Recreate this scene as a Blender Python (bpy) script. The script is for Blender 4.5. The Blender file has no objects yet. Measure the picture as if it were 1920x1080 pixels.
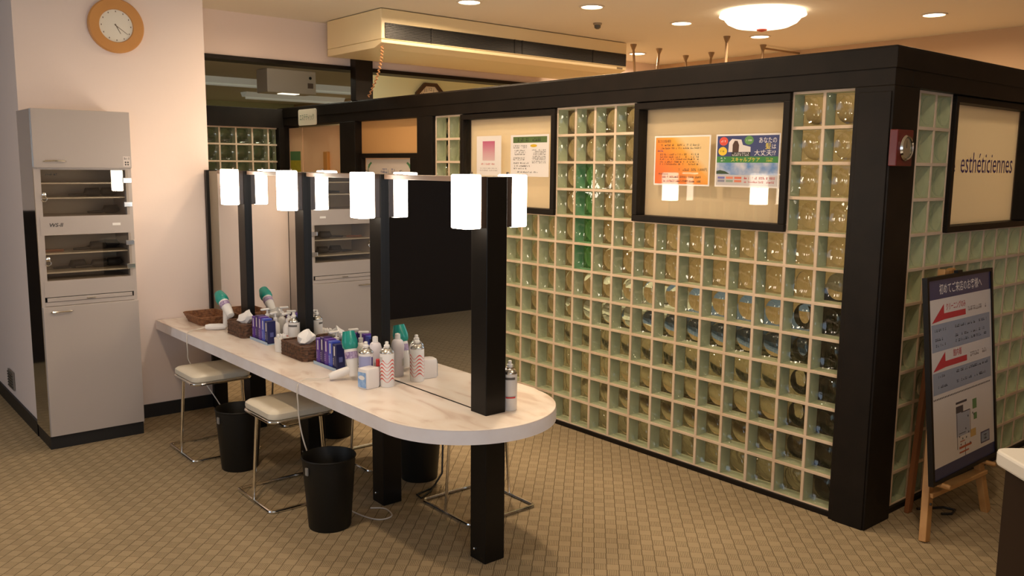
import bpy, bmesh, math, random
from mathutils import Matrix, Vector
random.seed(7)
R = math.radians
scn = bpy.context.scene
COL = scn.collection

# ------------------------------------------------------------------ camera
cam_d = bpy.data.cameras.new('camera')
cam = bpy.data.objects.new('camera', cam_d); COL.objects.link(cam)
cam_d.sensor_fit = 'HORIZONTAL'; cam_d.sensor_width = 36.0
cam_d.lens = 1617.2 / 1920 * 36.0
cam_d.clip_start = 0.05; cam_d.clip_end = 100
yaw, pit, rol = R(50.1436), R(7.9905), R(0.5827)
fw = Vector((math.cos(yaw)*math.cos(pit), math.sin(yaw)*math.cos(pit), -math.sin(pit)))
rt = Vector((math.sin(yaw), -math.cos(yaw), 0)); up = rt.cross(fw)
r2 = rt*math.cos(rol) + up*math.sin(rol); u2 = -rt*math.sin(rol) + up*math.cos(rol)
M = Matrix((r2, u2, -fw)).transposed().to_4x4(); M.translation = (-3.594, -1.975, 1.595)
cam.matrix_world = M
scn.camera = cam

# ------------------------------------------------------------------ view + world
scn.view_settings.view_transform = 'Standard'; scn.view_settings.look = 'None'
scn.view_settings.gamma = 1.0; scn.view_settings.use_curve_mapping = False
scn.view_settings.exposure = 0.25
scn.cycles.transparent_max_bounces = 24
scn.cycles.max_bounces = 10
scn.cycles.sample_clamp_indirect = 4.0
world = bpy.data.worlds.new('world'); scn.world = world; world.use_nodes = True
world.node_tree.nodes['Background'].inputs[0].default_value = (0.55, 0.72, 1.0, 1)
world.node_tree.nodes['Background'].inputs[1].default_value = 0.6

LAMP_E = 16.0          # mirror lamp shade emission
DOWN_W = 27.0         # one downlight
DAY_W = 24.0          # daylight through the left window
WARM = (1.0, 0.73, 0.48)

def light(name, kind, loc, energy, color, size=0.1, rot=None, spread=None, sy=None):
    d = bpy.data.lights.new(name, kind); d.energy = energy; d.color = color
    if kind == 'AREA':
        d.shape = 'RECTANGLE' if sy else 'DISK'; d.size = size
        if sy: d.size_y = sy
        if spread: d.spread = spread
    elif kind == 'POINT': d.shadow_soft_size = size
    o = bpy.data.objects.new(name, d); COL.objects.link(o); o.location = loc
    if rot: o.rotation_euler = rot
    return o
# daylight entering through the window of the left wall
light('daylight', 'AREA', (-6.93, 2.1, 1.45), DAY_W, (0.74, 0.87, 1.0), 4.0, (0, R(-90), 0), None, 1.6)
light('daylight_behind', 'AREA', (-4.4, -4.93, 1.45), 42.0, (0.66, 0.82, 1.0), 3.6, (R(90), 0, 0), None, 1.6)

# ------------------------------------------------------------------ materials
MATS = {}
def pm(name, col, rough=0.5, metal=0.0, spec=0.5, coat=0.0, trans=0.0, noise=None, bump=None, emis=None, sss=0):
    if name in MATS: return MATS[name]
    m = bpy.data.materials.new(name); m.use_nodes = True; MATS[name] = m
    nt = m.node_tree; b = nt.nodes['Principled BSDF']
    b.inputs['Base Color'].default_value = (*col, 1); b.inputs['Roughness'].default_value = rough
    b.inputs['Metallic'].default_value = metal; b.inputs['Specular IOR Level'].default_value = spec
    b.inputs['Coat Weight'].default_value = coat; b.inputs['Coat Roughness'].default_value = 0.05
    b.inputs['Transmission Weight'].default_value = trans
    if emis:
        b.inputs['Emission Color'].default_value = (*emis[0], 1); b.inputs['Emission Strength'].default_value = emis[1]
    if noise or bump:
        tc = nt.nodes.new('ShaderNodeTexCoord'); n = nt.nodes.new('ShaderNodeTexNoise')
        n.inputs['Scale'].default_value = (noise or bump)[0]; n.inputs['Detail'].default_value = 4
        nt.links.new(tc.outputs['Object'], n.inputs['Vector'])
        if noise:
            mx = nt.nodes.new('ShaderNodeMix'); mx.data_type = 'RGBA'
            mx.inputs[6].default_value = (*col, 1); mx.inputs[7].default_value = (*noise[1], 1)
            rmp = nt.nodes.new('ShaderNodeMapRange'); rmp.inputs[1].default_value = 0.35; rmp.inputs[2].default_value = 0.7
            nt.links.new(n.outputs['Fac'], rmp.inputs[0]); nt.links.new(rmp.outputs[0], mx.inputs[0])
            nt.links.new(mx.outputs[2], b.inputs['Base Color'])
        if bump:
            bp = nt.nodes.new('ShaderNodeBump'); bp.inputs['Strength'].default_value = bump[1]; bp.inputs['Distance'].default_value = 0.002
            nt.links.new(n.outputs['Fac'], bp.inputs['Height']); nt.links.new(bp.outputs[0], b.inputs['Normal'])
    return m
def nodes(name):
    m = bpy.data.materials.new(name); m.use_nodes = True; MATS[name] = m
    nt = m.node_tree; nt.nodes.clear()
    out = nt.nodes.new('ShaderNodeOutputMaterial')
    return m, nt, out, nt.nodes.new, nt.links.new

WALL = pm('wall_plaster', (0.84, 0.71, 0.64), 0.75, bump=(60, 0.15))
CEIL = pm('ceiling_paint', (0.78, 0.72, 0.60), 0.85)
BACKW = pm('back_wall_paint', (0.74, 0.80, 0.56), 0.8)
TANW = pm('tan_wall', (0.66, 0.46, 0.28), 0.8)
DARKW = pm('dark_wall', (0.022, 0.014, 0.009), 0.7, spec=0.2)
BLACKW = pm('black_timber', (0.0085, 0.0062, 0.0042), 0.5, spec=0.2, noise=(9, (0.013, 0.009, 0.006)))
BLACKP = pm('black_post', (0.007, 0.0055, 0.004), 0.4, spec=0.25)
SKIRT = pm('skirting', (0.012, 0.011, 0.010), 0.5)
MORTAR = pm('mortar', (0.74, 0.60, 0.45), 0.8, noise=(5, (0.66, 0.50, 0.34)))
SLEEVE = pm('block_sleeve', (0.64, 0.63, 0.47), 0.35, noise=(7, (0.52, 0.53, 0.39)))
CHROME = pm('chrome', (0.80, 0.78, 0.74), 0.12, 1.0)
STEEL = pm('polished_steel', (0.62, 0.62, 0.58), 0.08, 1.0)
MIRROR = pm('mirror_glass', (0.88, 0.88, 0.86), 0.0, 1.0)
VINYL = pm('cream_vinyl', (0.74, 0.68, 0.55), 0.35, bump=(25, 0.2))
BINP = pm('bin_plastic', (0.008, 0.007, 0.005), 0.5, spec=0.3)
CABM = pm('cabinet_laminate', (0.44, 0.39, 0.36), 0.40)
CABIN = pm('cabinet_inside', (0.52, 0.42, 0.32), 0.6)
WHITE = pm('white_plastic', (0.85, 0.83, 0.80), 0.35)
WHITE2 = pm('white_label', (0.86, 0.84, 0.82), 0.4)
PAPER = pm('white_paper', (0.88, 0.85, 0.82), 0.5, coat=0.6)
TISSUE = pm('tissue', (0.90, 0.88, 0.86), 0.9)
TEAL = pm('teal_plastic', (0.02, 0.30, 0.25), 0.25)
PURPLE = pm('purple_card', (0.10, 0.03, 0.32), 0.3)
PURPLE2 = pm('dark_purple_card', (0.035, 0.012, 0.13), 0.3)
BLUE = pm('blue_card', (0.06, 0.10, 0.55), 0.3)
NAVY = pm('navy_card', (0.015, 0.018, 0.10), 0.3)
RED = pm('red_print', (0.60, 0.03, 0.03), 0.4)
BLACKI = pm('black_ink', (0.02, 0.02, 0.02), 0.5)
LBLUE = pm('light_blue_plastic', (0.42, 0.55, 0.70), 0.3)
ORANGEW = pm('clock_wood', (0.62, 0.30, 0.085), 0.45, noise=(4, (0.55, 0.25, 0.07)))
CLOCKF = pm('clock_face', (0.80, 0.76, 0.66), 0.6)
ACM = pm('ac_cream', (0.84, 0.70, 0.42), 0.38)
ACD = pm('ac_grille_dark', (0.006, 0.006, 0.005), 0.5)
ACFIN = pm('ac_grille_fin', (0.010, 0.010, 0.009), 0.35)
EASEL = pm('easel_wood', (0.55, 0.31, 0.12), 0.5, noise=(12, (0.46, 0.24, 0.08)))
DOORP = pm('peach_door_panel', (0.86, 0.56, 0.32), 0.5)
DOORO = pm('orange_panel', (0.74, 0.42, 0.16), 0.5)
REDWOOD = pm('red_wood', (0.11, 0.010, 0.008), 0.35, coat=0.1)
GREYT = pm('grey_panel', (0.32, 0.28, 0.21), 0.5)
CORDM = pm('cord_white', (0.72, 0.66, 0.58), 0.5)
CORDB = pm('cord_black', (0.015, 0.015, 0.015), 0.5)
RECB = pm('reception_brown', (0.020, 0.009, 0.006), 0.45, spec=0.25)
RECT = pm('reception_top', (0.82, 0.80, 0.74), 0.3)
GREENB = pm('green_banner', (0.01, 0.35, 0.12), 0.6)
FARFIX = pm('fluorescent_housing', (0.75, 0.74, 0.66), 0.5, emis=((0.9, 0.88, 0.72), 0.10))
LAMPG = pm('lamp_opal_glass', (0.9, 0.88, 0.85), 0.3, emis=((1.0, 0.85, 0.68), LAMP_E))
LAMPC = pm('downlight_glow', (0.9, 0.88, 0.85), 0.3, emis=((1.0, 0.82, 0.58), 9.0))
CHAND = pm('chandelier_glass', (0.9, 0.88, 0.85), 0.3, emis=((1.0, 0.80, 0.56), 2.4))
SILVER = pm('can_silver', (0.70, 0.68, 0.64), 0.25, 1.0)

def fresnel_glass(name, tint, rough, ior=1.45, bump=None, refr=None):
    m, nt, out, N, Lk = nodes(name)
    # Schlick reflectance, the same from both sides of a thin sheet
    geo = N('ShaderNodeNewGeometry'); dt = N('ShaderNodeVectorMath'); dt.operation = 'DOT_PRODUCT'
    Lk(geo.outputs['Normal'], dt.inputs[0]); Lk(geo.outputs['Incoming'], dt.inputs[1])
    ab = N('ShaderNodeMath'); ab.operation = 'ABSOLUTE'; Lk(dt.outputs['Value'], ab.inputs[0])
    om = N('ShaderNodeMath'); om.operation = 'SUBTRACT'; om.inputs[0].default_value = 1.0; Lk(ab.outputs[0], om.inputs[1])
    p5 = N('ShaderNodeMath'); p5.operation = 'POWER'; Lk(om.outputs[0], p5.inputs[0]); p5.inputs[1].default_value = 5.0
    F0 = ((ior-1)/(ior+1))**2*1.25
    fr = N('ShaderNodeMath'); fr.operation = 'MULTIPLY_ADD'; Lk(p5.outputs[0], fr.inputs[0]); fr.inputs[1].default_value = 1-F0; fr.inputs[2].default_value = F0
    gl = N('ShaderNodeBsdfGlossy'); gl.inputs['Roughness'].default_value = rough
    if refr:
        tr = N('ShaderNodeBsdfRefraction'); tr.inputs['IOR'].default_value = refr; tr.inputs['Roughness'].default_value = 0.02
    else:
        tr = N('ShaderNodeBsdfTransparent')
    tr.inputs['Color'].default_value = (*tint, 1)
    mx = N('ShaderNodeMixShader'); Lk(fr.outputs[0], mx.inputs[0]); Lk(tr.outputs[0], mx.inputs[1]); Lk(gl.outputs[0], mx.inputs[2])
    Lk(mx.outputs[0], out.inputs[0])
    if bump:
        tc = N('ShaderNodeTexCoord'); n = N('ShaderNodeTexNoise'); n.inputs['Scale'].default_value = bump[0]; n.inputs['Detail'].default_value = 1
        bp = N('ShaderNodeBump'); bp.inputs['Strength'].default_value = bump[1]; bp.inputs['Distance'].default_value = 0.01
        Lk(tc.outputs['Object'], n.inputs['Vector']); Lk(n.outputs['Fac'], bp.inputs['Height']); Lk(bp.outputs[0], gl.inputs['Normal'])
    return m
BFRONT = fresnel_glass('block_front_glass', (0.90, 0.96, 0.89), 0.03, 1.6, (20, 0.28))
BREAR = fresnel_glass('block_rear_glass', (0.27, 0.31, 0.25), 0.05, 1.5, (24, 0.4))
BLENS = fresnel_glass('block_lens_glass', (0.34, 0.38, 0.31), 0.04, 1.5, None, 1.35)
PANE = fresnel_glass('window_glass', (0.97, 0.98, 0.96), 0.0, 1.55)
CABGL = fresnel_glass('cabinet_glass', (0.94, 0.92, 0.88), 0.0, 1.6)

def blind():
    m, nt, out, N, Lk = nodes('beige_blind')
    d = N('ShaderNodeBsdfDiffuse'); d.inputs[0].default_value = (0.80, 0.66, 0.52, 1)
    t = N('ShaderNodeBsdfTranslucent'); t.inputs[0].default_value = (0.97, 0.92, 0.76, 1)
    mx = N('ShaderNodeMixShader'); mx.inputs[0].default_value = 0.45; Lk(d.outputs[0], mx.inputs[1]); Lk(t.outputs[0], mx.inputs[2]); Lk(mx.outputs[0], out.inputs[0]); return m
BLIND = blind()
def carpet():
    m, nt, out, N, Lk = nodes('carpet_basketweave')
    b = N('ShaderNodeBsdfPrincipled'); b.inputs['Roughness'].default_value = 0.95; b.inputs['Specular IOR Level'].default_value = 0.1
    geo = N('ShaderNodeNewGeometry'); mp = N('ShaderNodeMapping'); mp.inputs['Rotation'].default_value = (0, 0, R(45)); s = 1/0.05
    mp.inputs['Scale'].default_value = (s, s, s); mp.vector_type = 'POINT'
    Lk(geo.outputs['Position'], mp.inputs[0])
    sep = N('ShaderNodeSeparateXYZ'); Lk(mp.outputs[0], sep.inputs[0])
    def mth(op, a, b_=None):
        n = N('ShaderNodeMath'); n.operation = op
        for i, v in enumerate((a, b_)):
            if v is None: continue
            if isinstance(v, (int, float)): n.inputs[i].default_value = v
            else: Lk(v, n.inputs[i])
        return n.outputs[0]
    U, V = sep.outputs[0], sep.outputs[1]
    # rotation by +45: V runs along the view direction (x+y), U across it
    fu, fv = mth('FRACT', U), mth('FRACT', V)
    chk = mth('MODULO', mth('ADD', mth('FLOOR', U), mth('FLOOR', V)), 2); chk = mth('ABSOLUTE', chk)
    ribu = mth('ADD', mth('MULTIPLY', mth('SINE', mth('MULTIPLY', U, 2*math.pi*7)), 0.38), 0.62)
    ribv = mth('ADD', mth('MULTIPLY', mth('SINE', mth('MULTIPLY', V, 2*math.pi*6)), 0.5), 0.5)
    rib = mth('ADD', mth('MULTIPLY', ribu, chk), mth('MULTIPLY', mth('ADD', mth('MULTIPLY', ribv, 0.14), 0.66), mth('SUBTRACT', 1, chk)))
    lineu = mth('LESS_THAN', fu, 0.07); linev = mth('MULTIPLY', mth('LESS_THAN', fv, 0.07), 0.5)
    dark = mth('MAXIMUM', lineu, linev)
    val = mth('MULTIPLY', rib, mth('SUBTRACT', 1, mth('MULTIPLY', dark, 0.8)))
    n1 = N('ShaderNodeTexNoise'); n1.inputs['Scale'].default_value = 1.3; n1.inputs['Detail'].default_value = 3; Lk(geo.outputs['Position'], n1.inputs[0])
    n2 = N('ShaderNodeTexNoise'); n2.inputs['Scale'].default_value = 260; Lk(geo.outputs['Position'], n2.inputs[0])
    v2 = mth('ADD', mth('MULTIPLY', val, 0.75), mth('MULTIPLY', n2.outputs['Fac'], 0.35))
    cr = N('ShaderNodeValToRGB'); e = cr.color_ramp.elements
    e[0].position = 0.10; e[0].color = (0.135, 0.10, 0.058, 1); e[1].position = 0.95; e[1].color = (0.56, 0.445, 0.28, 1)
    Lk(v2, cr.inputs[0])
    mx = N('ShaderNodeMix'); mx.data_type = 'RGBA'; mx.blend_type = 'MULTIPLY'; mx.inputs[0].default_value = 0.35
    Lk(cr.outputs[0], mx.inputs[6]); Lk(n1.outputs['Fac'], mx.inputs[7])
    sc = N('ShaderNodeMix'); sc.data_type = 'RGBA'
    Lk(mx.outputs[2], b.inputs['Base Color'])
    bp = N('ShaderNodeBump'); bp.inputs['Strength'].default_value = 0.5; bp.inputs['Distance'].default_value = 0.003
    Lk(val, bp.inputs['Height']); Lk(bp.outputs[0], b.inputs['Normal'])
    Lk(b.outputs[0], out.inputs[0])
    return m
CARPET = carpet()

def marble():
    m, nt, out, N, Lk = nodes('marble_laminate')
    b = N('ShaderNodeBsdfPrincipled'); b.inputs['Roughness'].default_value = 0.28
    tc = N('ShaderNodeTexCoord'); mp = N('ShaderNodeMapping'); mp.inputs['Scale'].default_value = (3.2, 1.2, 3); mp.inputs['Rotation'].default_value = (0, 0, 0.5)
    n = N('ShaderNodeTexNoise'); n.inputs['Scale'].default_value = 2.2; n.inputs['Detail'].default_value = 7; n.inputs['Distortion'].default_value = 1.6
    cr = N('ShaderNodeValToRGB'); e = cr.color_ramp.elements
    e[0].position = 0.34; e[0].color = (0.72, 0.59, 0.50, 1); e[1].position = 0.60; e[1].color = (0.91, 0.83, 0.75, 1)
    k = e.new(0.45); k.color = (0.87, 0.77, 0.68, 1)
    Lk(tc.outputs['Object'], mp.inputs[0]); Lk(mp.outputs[0], n.inputs[0]); Lk(n.outputs['Fac'], cr.inputs[0]); Lk(cr.outputs[0], b.inputs['Base Color'])
    Lk(b.outputs[0], out.inputs[0]); return m
MARBLE = marble()

def wicker(name, c1, c2):
    m, nt, out, N, Lk = nodes(name)
    b = N('ShaderNodeBsdfPrincipled'); b.inputs['Roughness'].default_value = 0.6
    tc = N('ShaderNodeTexCoord'); w = N('ShaderNodeTexNoise'); w.inputs['Scale'].default_value = 60
    cr = N('ShaderNodeValToRGB'); e = cr.color_ramp.elements
    e[0].position = 0.35; e[0].color = (*c1, 1); e[1].position = 0.65; e[1].color = (*c2, 1)
    Lk(tc.outputs['Object'], w.inputs[0]); Lk(w.outputs['Fac'], cr.inputs[0]); Lk(cr.outputs[0], b.inputs['Base Color']); Lk(b.outputs[0], out.inputs[0])
    return m
WICK = wicker('dark_wicker', (0.045, 0.018, 0.008), (0.15, 0.065, 0.03))
WICK2 = wicker('tan_wicker', (0.16, 0.06, 0.022), (0.34, 0.15, 0.06))

def grad_mat(name, cols, axis_rot):
    m, nt, out, N, Lk = nodes(name)
    b = N('ShaderNodeBsdfPrincipled'); b.inputs['Roughness'].default_value = 0.4; b.inputs['Coat Weight'].default_value = 0.6
    tc = N('ShaderNodeTexCoord'); mp = N('ShaderNodeMapping'); mp.inputs['Rotation'].default_value = axis_rot
    g = N('ShaderNodeTexGradient'); n = N('ShaderNodeTexNoise'); n.inputs['Scale'].default_value = 2.5
    cr = N('ShaderNodeValToRGB'); e = cr.color_ramp.elements
    e[0].position = cols[0][0]; e[0].color = (*cols[0][1], 1); e[1].position = cols[-1][0]; e[1].color = (*cols[-1][1], 1)
    for p_, c in cols[1:-1]: q = e.new(p_); q.color = (*c, 1)
    Lk(tc.outputs['Generated'], mp.inputs[0]); Lk(mp.outputs[0], g.inputs[0]); Lk(g.outputs['Fac'], cr.inputs[0]); Lk(cr.outputs[0], b.inputs['Base Color']); Lk(b.outputs[0], out.inputs[0])
    return m

# ------------------------------------------------------------------ mesh helpers
class MB:
    def __init__(s): s.v = []; s.f = []; s.m = []
    def add(s, vs, fs, mi=0, mat=None):
        o = len(s.v)
        s.v += [tuple(mat @ Vector(q)) if mat is not None else tuple(q) for q in vs]
        s.f += [tuple(o+i for i in f) for f in fs]; s.m += [mi]*len(fs); return s
    def box(s, x0, x1, y0, y1, z0, z1, mi=0, mat=None):
        vs = [(x, y, z) for z in (z0, z1) for y in (y0, y1) for x in (x0, x1)]
        return s.add(vs, [(0,2,3,1), (4,5,7,6), (0,1,5,4), (2,6,7,3), (0,4,6,2), (1,3,7,5)], mi, mat)
    def taper(s, b0, b1, z0, z1, mi=0, mat=None):   # b = (x0,x1,y0,y1)
        vs = [(x, y, z) for z, b in ((z0, b0), (z1, b1)) for y in b[2:] for x in b[:2]]
        return s.add(vs, [(0,2,3,1), (4,5,7,6), (0,1,5,4), (2,6,7,3), (0,4,6,2), (1,3,7,5)], mi, mat)
    def lathe(s, prof, n=24, mat=None, mi=0, cap=True):
        vs = []; fs = []
        for r, z in prof:
            for i in range(n): a = 2*math.pi*i/n; vs.append((r*math.cos(a), r*math.sin(a), z))
        for k in range(len(prof)-1):
            for i in range(n):
                j = (i+1) % n; fs.append((k*n+i, k*n+j, (k+1)*n+j, (k+1)*n+i))
        if cap:
            fs.append(tuple(range(n-1, -1, -1))); fs.append(tuple((len(prof)-1)*n+i for i in range(n)))
        return s.add(vs, fs, mi, mat)
    def prism(s, pts, z0, z1, mi=0, mat=None):
        n = len(pts); vs = [(x, y, z0) for x, y in pts] + [(x, y, z1) for x, y in pts]
        fs = [tuple(range(n-1, -1, -1)), tuple(range(n, 2*n))] + [(i, (i+1) % n, n+(i+1) % n, n+i) for i in range(n)]
        return s.add(vs, fs, mi, mat)
    def tube(s, pts, r, n=8, closed=False, mi=0, mat=None):
        P = [Vector(q) for q in pts]; m = len(P); vs = []; fs = []; prev = None
        for i in range(m):
            if closed: t = (P[(i+1) % m]-P[i-1])
            else: t = P[min(i+1, m-1)]-P[max(i-1, 0)]
            t.normalize()
            if prev is None:
                a = Vector((0,0,1)) if abs(t.z) < 0.9 else Vector((1,0,0)); u = t.cross(a).normalized()
            else:
                u = (prev - t*prev.dot(t)).normalized()
            prev = u; w = t.cross(u); rr = r[i] if isinstance(r, (list, tuple)) else r
            for k in range(n):
                a = 2*math.pi*k/n; vs.append(P[i]+u*rr*math.cos(a)+w*rr*math.sin(a))
        for i in range(m if closed else m-1):
            j = (i+1) % m
            for k in range(n): l = (k+1) % n; fs.append((i*n+k, i*n+l, j*n+l, j*n+k))
        if not closed: fs.append(tuple(range(n-1, -1, -1))); fs.append(tuple((m-1)*n+k for k in range(n)))
        return s.add(vs, fs, mi, mat)
    def mesh(s, name, mats, smooth=False):
        me = bpy.data.meshes.new(name); me.from_pydata(s.v, [], s.f)
        for x in (mats if isinstance(mats, (list, tuple)) else [mats]): me.materials.append(x)
        me.polygons.foreach_set('material_index', s.m)
        if smooth:
            me.polygons.foreach_set('use_smooth', [True]*len(s.f)); me.set_sharp_from_angle(angle=R(40))
        me.update(); return me
    def build(s, name, mats, parent=None, smooth=False, bev=0, mat=None):
        me = s.mesh(name, mats, smooth)
        return link(name, me, parent, bev, mat)
def link(name, me, parent=None, bev=0, mat=None):
    o = bpy.data.objects.new(name, me); COL.objects.link(o)
    if mat is not None: o.matrix_basis = mat
    if parent: o.parent = parent
    if bev:
        b = o.modifiers.new('bevel', 'BEVEL'); b.width = bev; b.segments = 2; b.limit_method = 'ANGLE'; b.angle_limit = R(40)
    return o
def tag(o, label, cat, group=None, kind=None):
    o['label'] = label; o['category'] = cat
    if group: o['group'] = group
    if kind: o['kind'] = kind
    return o
def thing(name, loc, label, cat, group=None, kind=None, rz=0):
    o = bpy.data.objects.new(name, None); COL.objects.link(o); o.location = loc; o.rotation_euler = (0, 0, rz); o.empty_display_size = 0.05
    return tag(o, label, cat, group, kind)
def dup(root, loc, label, rz=None):
    r = root.copy(); COL.objects.link(r); r.location = loc; r['label'] = label
    if rz is not None: r.rotation_euler = (0, 0, rz)
    for ch in list(root.children):
        c = ch.copy(); COL.objects.link(c); c.parent = r
        for g in list(ch.children):
            d = g.copy(); COL.objects.link(d); d.parent = c
    return r
def frame_mat(origin, u, v):
    u = Vector(u).normalized(); v = Vector(v).normalized(); w = u.cross(v)
    m = Matrix((u, v, w)).transposed().to_4x4(); m.translation = origin; return m
LONG = lambda y, z, x=0.0: frame_mat((x, y, z), (0, -1, 0), (0, 0, 1))      # plane facing -X
FRONT = lambda x, z, y=0.0: frame_mat((x, y, z), (1, 0, 0), (0, 0, 1))      # plane facing -Y

_text_cache = {}
def text_into(mb, body, u, v, h, width=None, w=0.0006, mi=0, slant=0, bold=0):
    """flat lettering, lower-left corner at (u,v), height h, optional total width"""
    c = bpy.data.curves.new('lettering', 'FONT'); c.body = body; c.size = 1.0; c.resolution_u = 2; c.shear = slant; c.offset = bold
    o = bpy.data.objects.new('lettering', c); COL.objects.link(o)
    dg = bpy.context.evaluated_depsgraph_get(); me = bpy.data.meshes.new_from_object(o.evaluated_get(dg))
    vs = [q.co.copy() for q in me.vertices]; fs = [tuple(f.vertices) for f in me.polygons]
    bpy.data.objects.remove(o); bpy.data.curves.remove(c); bpy.data.meshes.remove(me)
    if not vs: return
    x0 = min(q.x for q in vs); x1 = max(q.x for q in vs); y0 = min(q.y for q in vs); y1 = max(q.y for q in vs)
    sy = h/max(y1-y0, 1e-6); sx = (width/(x1-x0)) if width else sy
    mb.add([(u+(q.x-x0)*sx, v+(q.y-y0)*sy, w) for q in vs], fs, mi)
def rect(mb, u0, u1, v0, v1, w=0.0005, mi=0): mb.add([(u0,v0,w),(u1,v0,w),(u1,v1,w),(u0,v1,w)], [(0,1,2,3)], mi)
def ell(mb, u, v, a, b, w=0.0006, mi=0, n=24): mb.add([(u+a*math.cos(2*math.pi*i/n), v+b*math.sin(2*math.pi*i/n), w) for i in range(n)], [tuple(range(n))], mi)
def poly(mb, pts, w=0.0006, mi=0): mb.add([(a, b, w) for a, b in pts], [tuple(range(len(pts)))], mi)
def dashes(mb, u0, u1, v, h, w=0.0007, mi=0, fill=0.75):
    """a line of lettering too small to read"""
    u = u0
    while u < u1 - h*0.4:
        g = h*random.uniform(0.35, 0.9)
        if random.random() < fill:
            a = random.uniform(0.15, 0.4)*h
            rect(mb, u, u+g*0.8, v+a*random.random(), v+a*random.random()+h*0.22, w, mi)
            rect(mb, u+g*0.3, u+g*0.5, v, v+h*random.uniform(0.6, 1), w, mi)
            if random.random() < .6: rect(mb, u, u+g*0.8, v+h*0.75, v+h*0.92, w, mi)
        u += g

# ================================================================== SETTING
def struct(name, mb, mats, label, cat, bev=0, parent=None, smooth=False):
    o = mb.build(name, mats, parent, smooth, bev)
    if parent is None: tag(o, label, cat, None, 'structure')
    return o
CZ = 2.70
struct('floor', MB().box(-7, 6, -5, 14, -0.06, 0), CARPET, 'beige basket weave carpet covering the whole floor', 'floor')
struct('ceiling', MB().box(-7.2, 6, -5.2, 14, CZ, CZ+0.08), CEIL, 'plain warm white ceiling above the room', 'ceiling')
# left wall with a daylight window (out of the picture, seen only as light)
wl = MB(); wl.box(-7.2, -7, -5, 14, 0, 0.6).box(-7.2, -7, -5, 14, 2.3, CZ).box(-7.2, -7, -5, 0, 0.6, 2.3).box(-7.2, -7, 4.2, 14, 0.6, 2.3)
struct('wall_left', wl, WALL, 'plain wall with a wide daylight window at the left', 'wall')
struct('wall_behind', MB().box(-7, 6, -5.2, -5, 0, 0.6).box(-7, 6, -5.2, -5, 2.3, CZ).box(-7, -6.3, -5.2, -5, 0.6, 2.3).box(-2.5, 6, -5.2, -5, 0.6, 2.3), WALL, 'plain wall with a daylight window behind the viewer', 'wall')
struct('wall_right', MB().box(3.75, 3.9, -5, 14, 0, CZ), TANW, 'tan wall rising behind the glass block booth on the right', 'wall')
wf = thing('window_5', (-7.0, 2.1, 0.6), 'wide daylight window in the left wall, outside the picture', 'window', None, 'structure')
MB().box(-0.12, -0.06, -2.1, 2.1, 0, 0.05).box(-0.12, -0.06, -2.1, 2.1, 1.65, 1.7).box(-0.12, -0.06, -2.1, -2.05, 0.05, 1.65).box(-0.12, -0.06, 2.05, 2.1, 0.05, 1.65).box(-0.12, -0.06, -0.03, 0.03, 0.05, 1.65).build('window_frame', pm('window_white', (0.7, 0.7, 0.68), 0.4), wf)
wf = thing('window_6', (-4.4, -5.0, 0.6), 'wide daylight window in the wall behind the viewer', 'window', None, 'structure')
MB().box(-1.9, 1.9, -0.12, -0.06, 0, 0.05).box(-1.9, 1.9, -0.12, -0.06, 1.65, 1.7).box(-1.9, -1.85, -0.12, -0.06, 0.05, 1.65).box(1.85, 1.9, -0.12, -0.06, 0.05, 1.65).box(-0.03, 0.03, -0.12, -0.06, 0.05, 1.65).build('window_frame', pm('window_white', (0.7, 0.7, 0.68)), wf)
# the white pillar with the clock
pil = MB().box(-2.575, -1.515, 3.565, 4.86, 0, CZ)
pw = struct('wall_pillar', pil, WALL, 'white plastered wall block carrying the round clock', 'wall')
bb = MB().box(-2.587, -1.515, 3.553, 3.565, 0, 0.085).box(-2.587, -2.575, 3.553, 4.86, 0, 0.085)
struct('baseboard_pillar', bb, SKIRT, 'black baseboard along the foot of the white clock wall', 'baseboard')
# vent in the left face of the pillar
vt = thing('wall_vent', (-2.58, 4.32, 0.19), 'small square dark wall vent low on the left face of the white wall', 'vent')
MB().box(-0.006, 0.002, -0.085, 0.085, -0.06, 0.06).build('vent_plate', pm('vent_grey', (0.20, 0.17, 0.14), 0.5), vt)
for k in range(6): MB().box(-0.012, -0.006, -0.075, 0.075, -0.05+k*0.018, -0.041+k*0.018).build('vent_slat', pm('vent_slat', (0.12, 0.10, 0.08), 0.5), vt)
# far wall: dark part on the left, glass block part on the right
struct('wall_far_dark', MB().box(-7, -1.4, 5.65, 5.80, 0, CZ), DARKW, 'dark brown wall at the far left end, seen in the mirror', 'wall')
struct('wall_far_upper', MB().box(-3.75, -2.5, 5.63, 5.65, 1.22, CZ), WALL, 'pale upper part of the far wall, reflected in the cabinet side', 'wall')
# soffit across the room
sf = struct('wall_soffit', MB().box(-1.9, 3.75, 4.37, 4.52, 2.385, CZ), WALL, 'white dropped soffit panel below the ceiling behind the air conditioner', 'wall')
struct('trim_soffit', MB().box(-1.9, 3.75, 4.355, 4.535, 2.355, 2.385), BLACKW, 'thin black trim along the bottom edge of the soffit', 'trim')
# back rooms
struct('wall_back', MB().box(1.0, 3.75, 6.0, 6.12, 0, CZ), BACKW, 'pale yellow wall carrying the octagonal clock', 'wall')
struct('wall_rear', MB().box(-1.4, 6, 13.2, 13.3, 0, CZ), BACKW, 'distant olive wall of the back office', 'wall')
struct('wall_passage', MB().box(-1.5, -1.4, 5.80, 13.2, 0, CZ), DARKW, 'dark side wall of the back office', 'wall')

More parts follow.
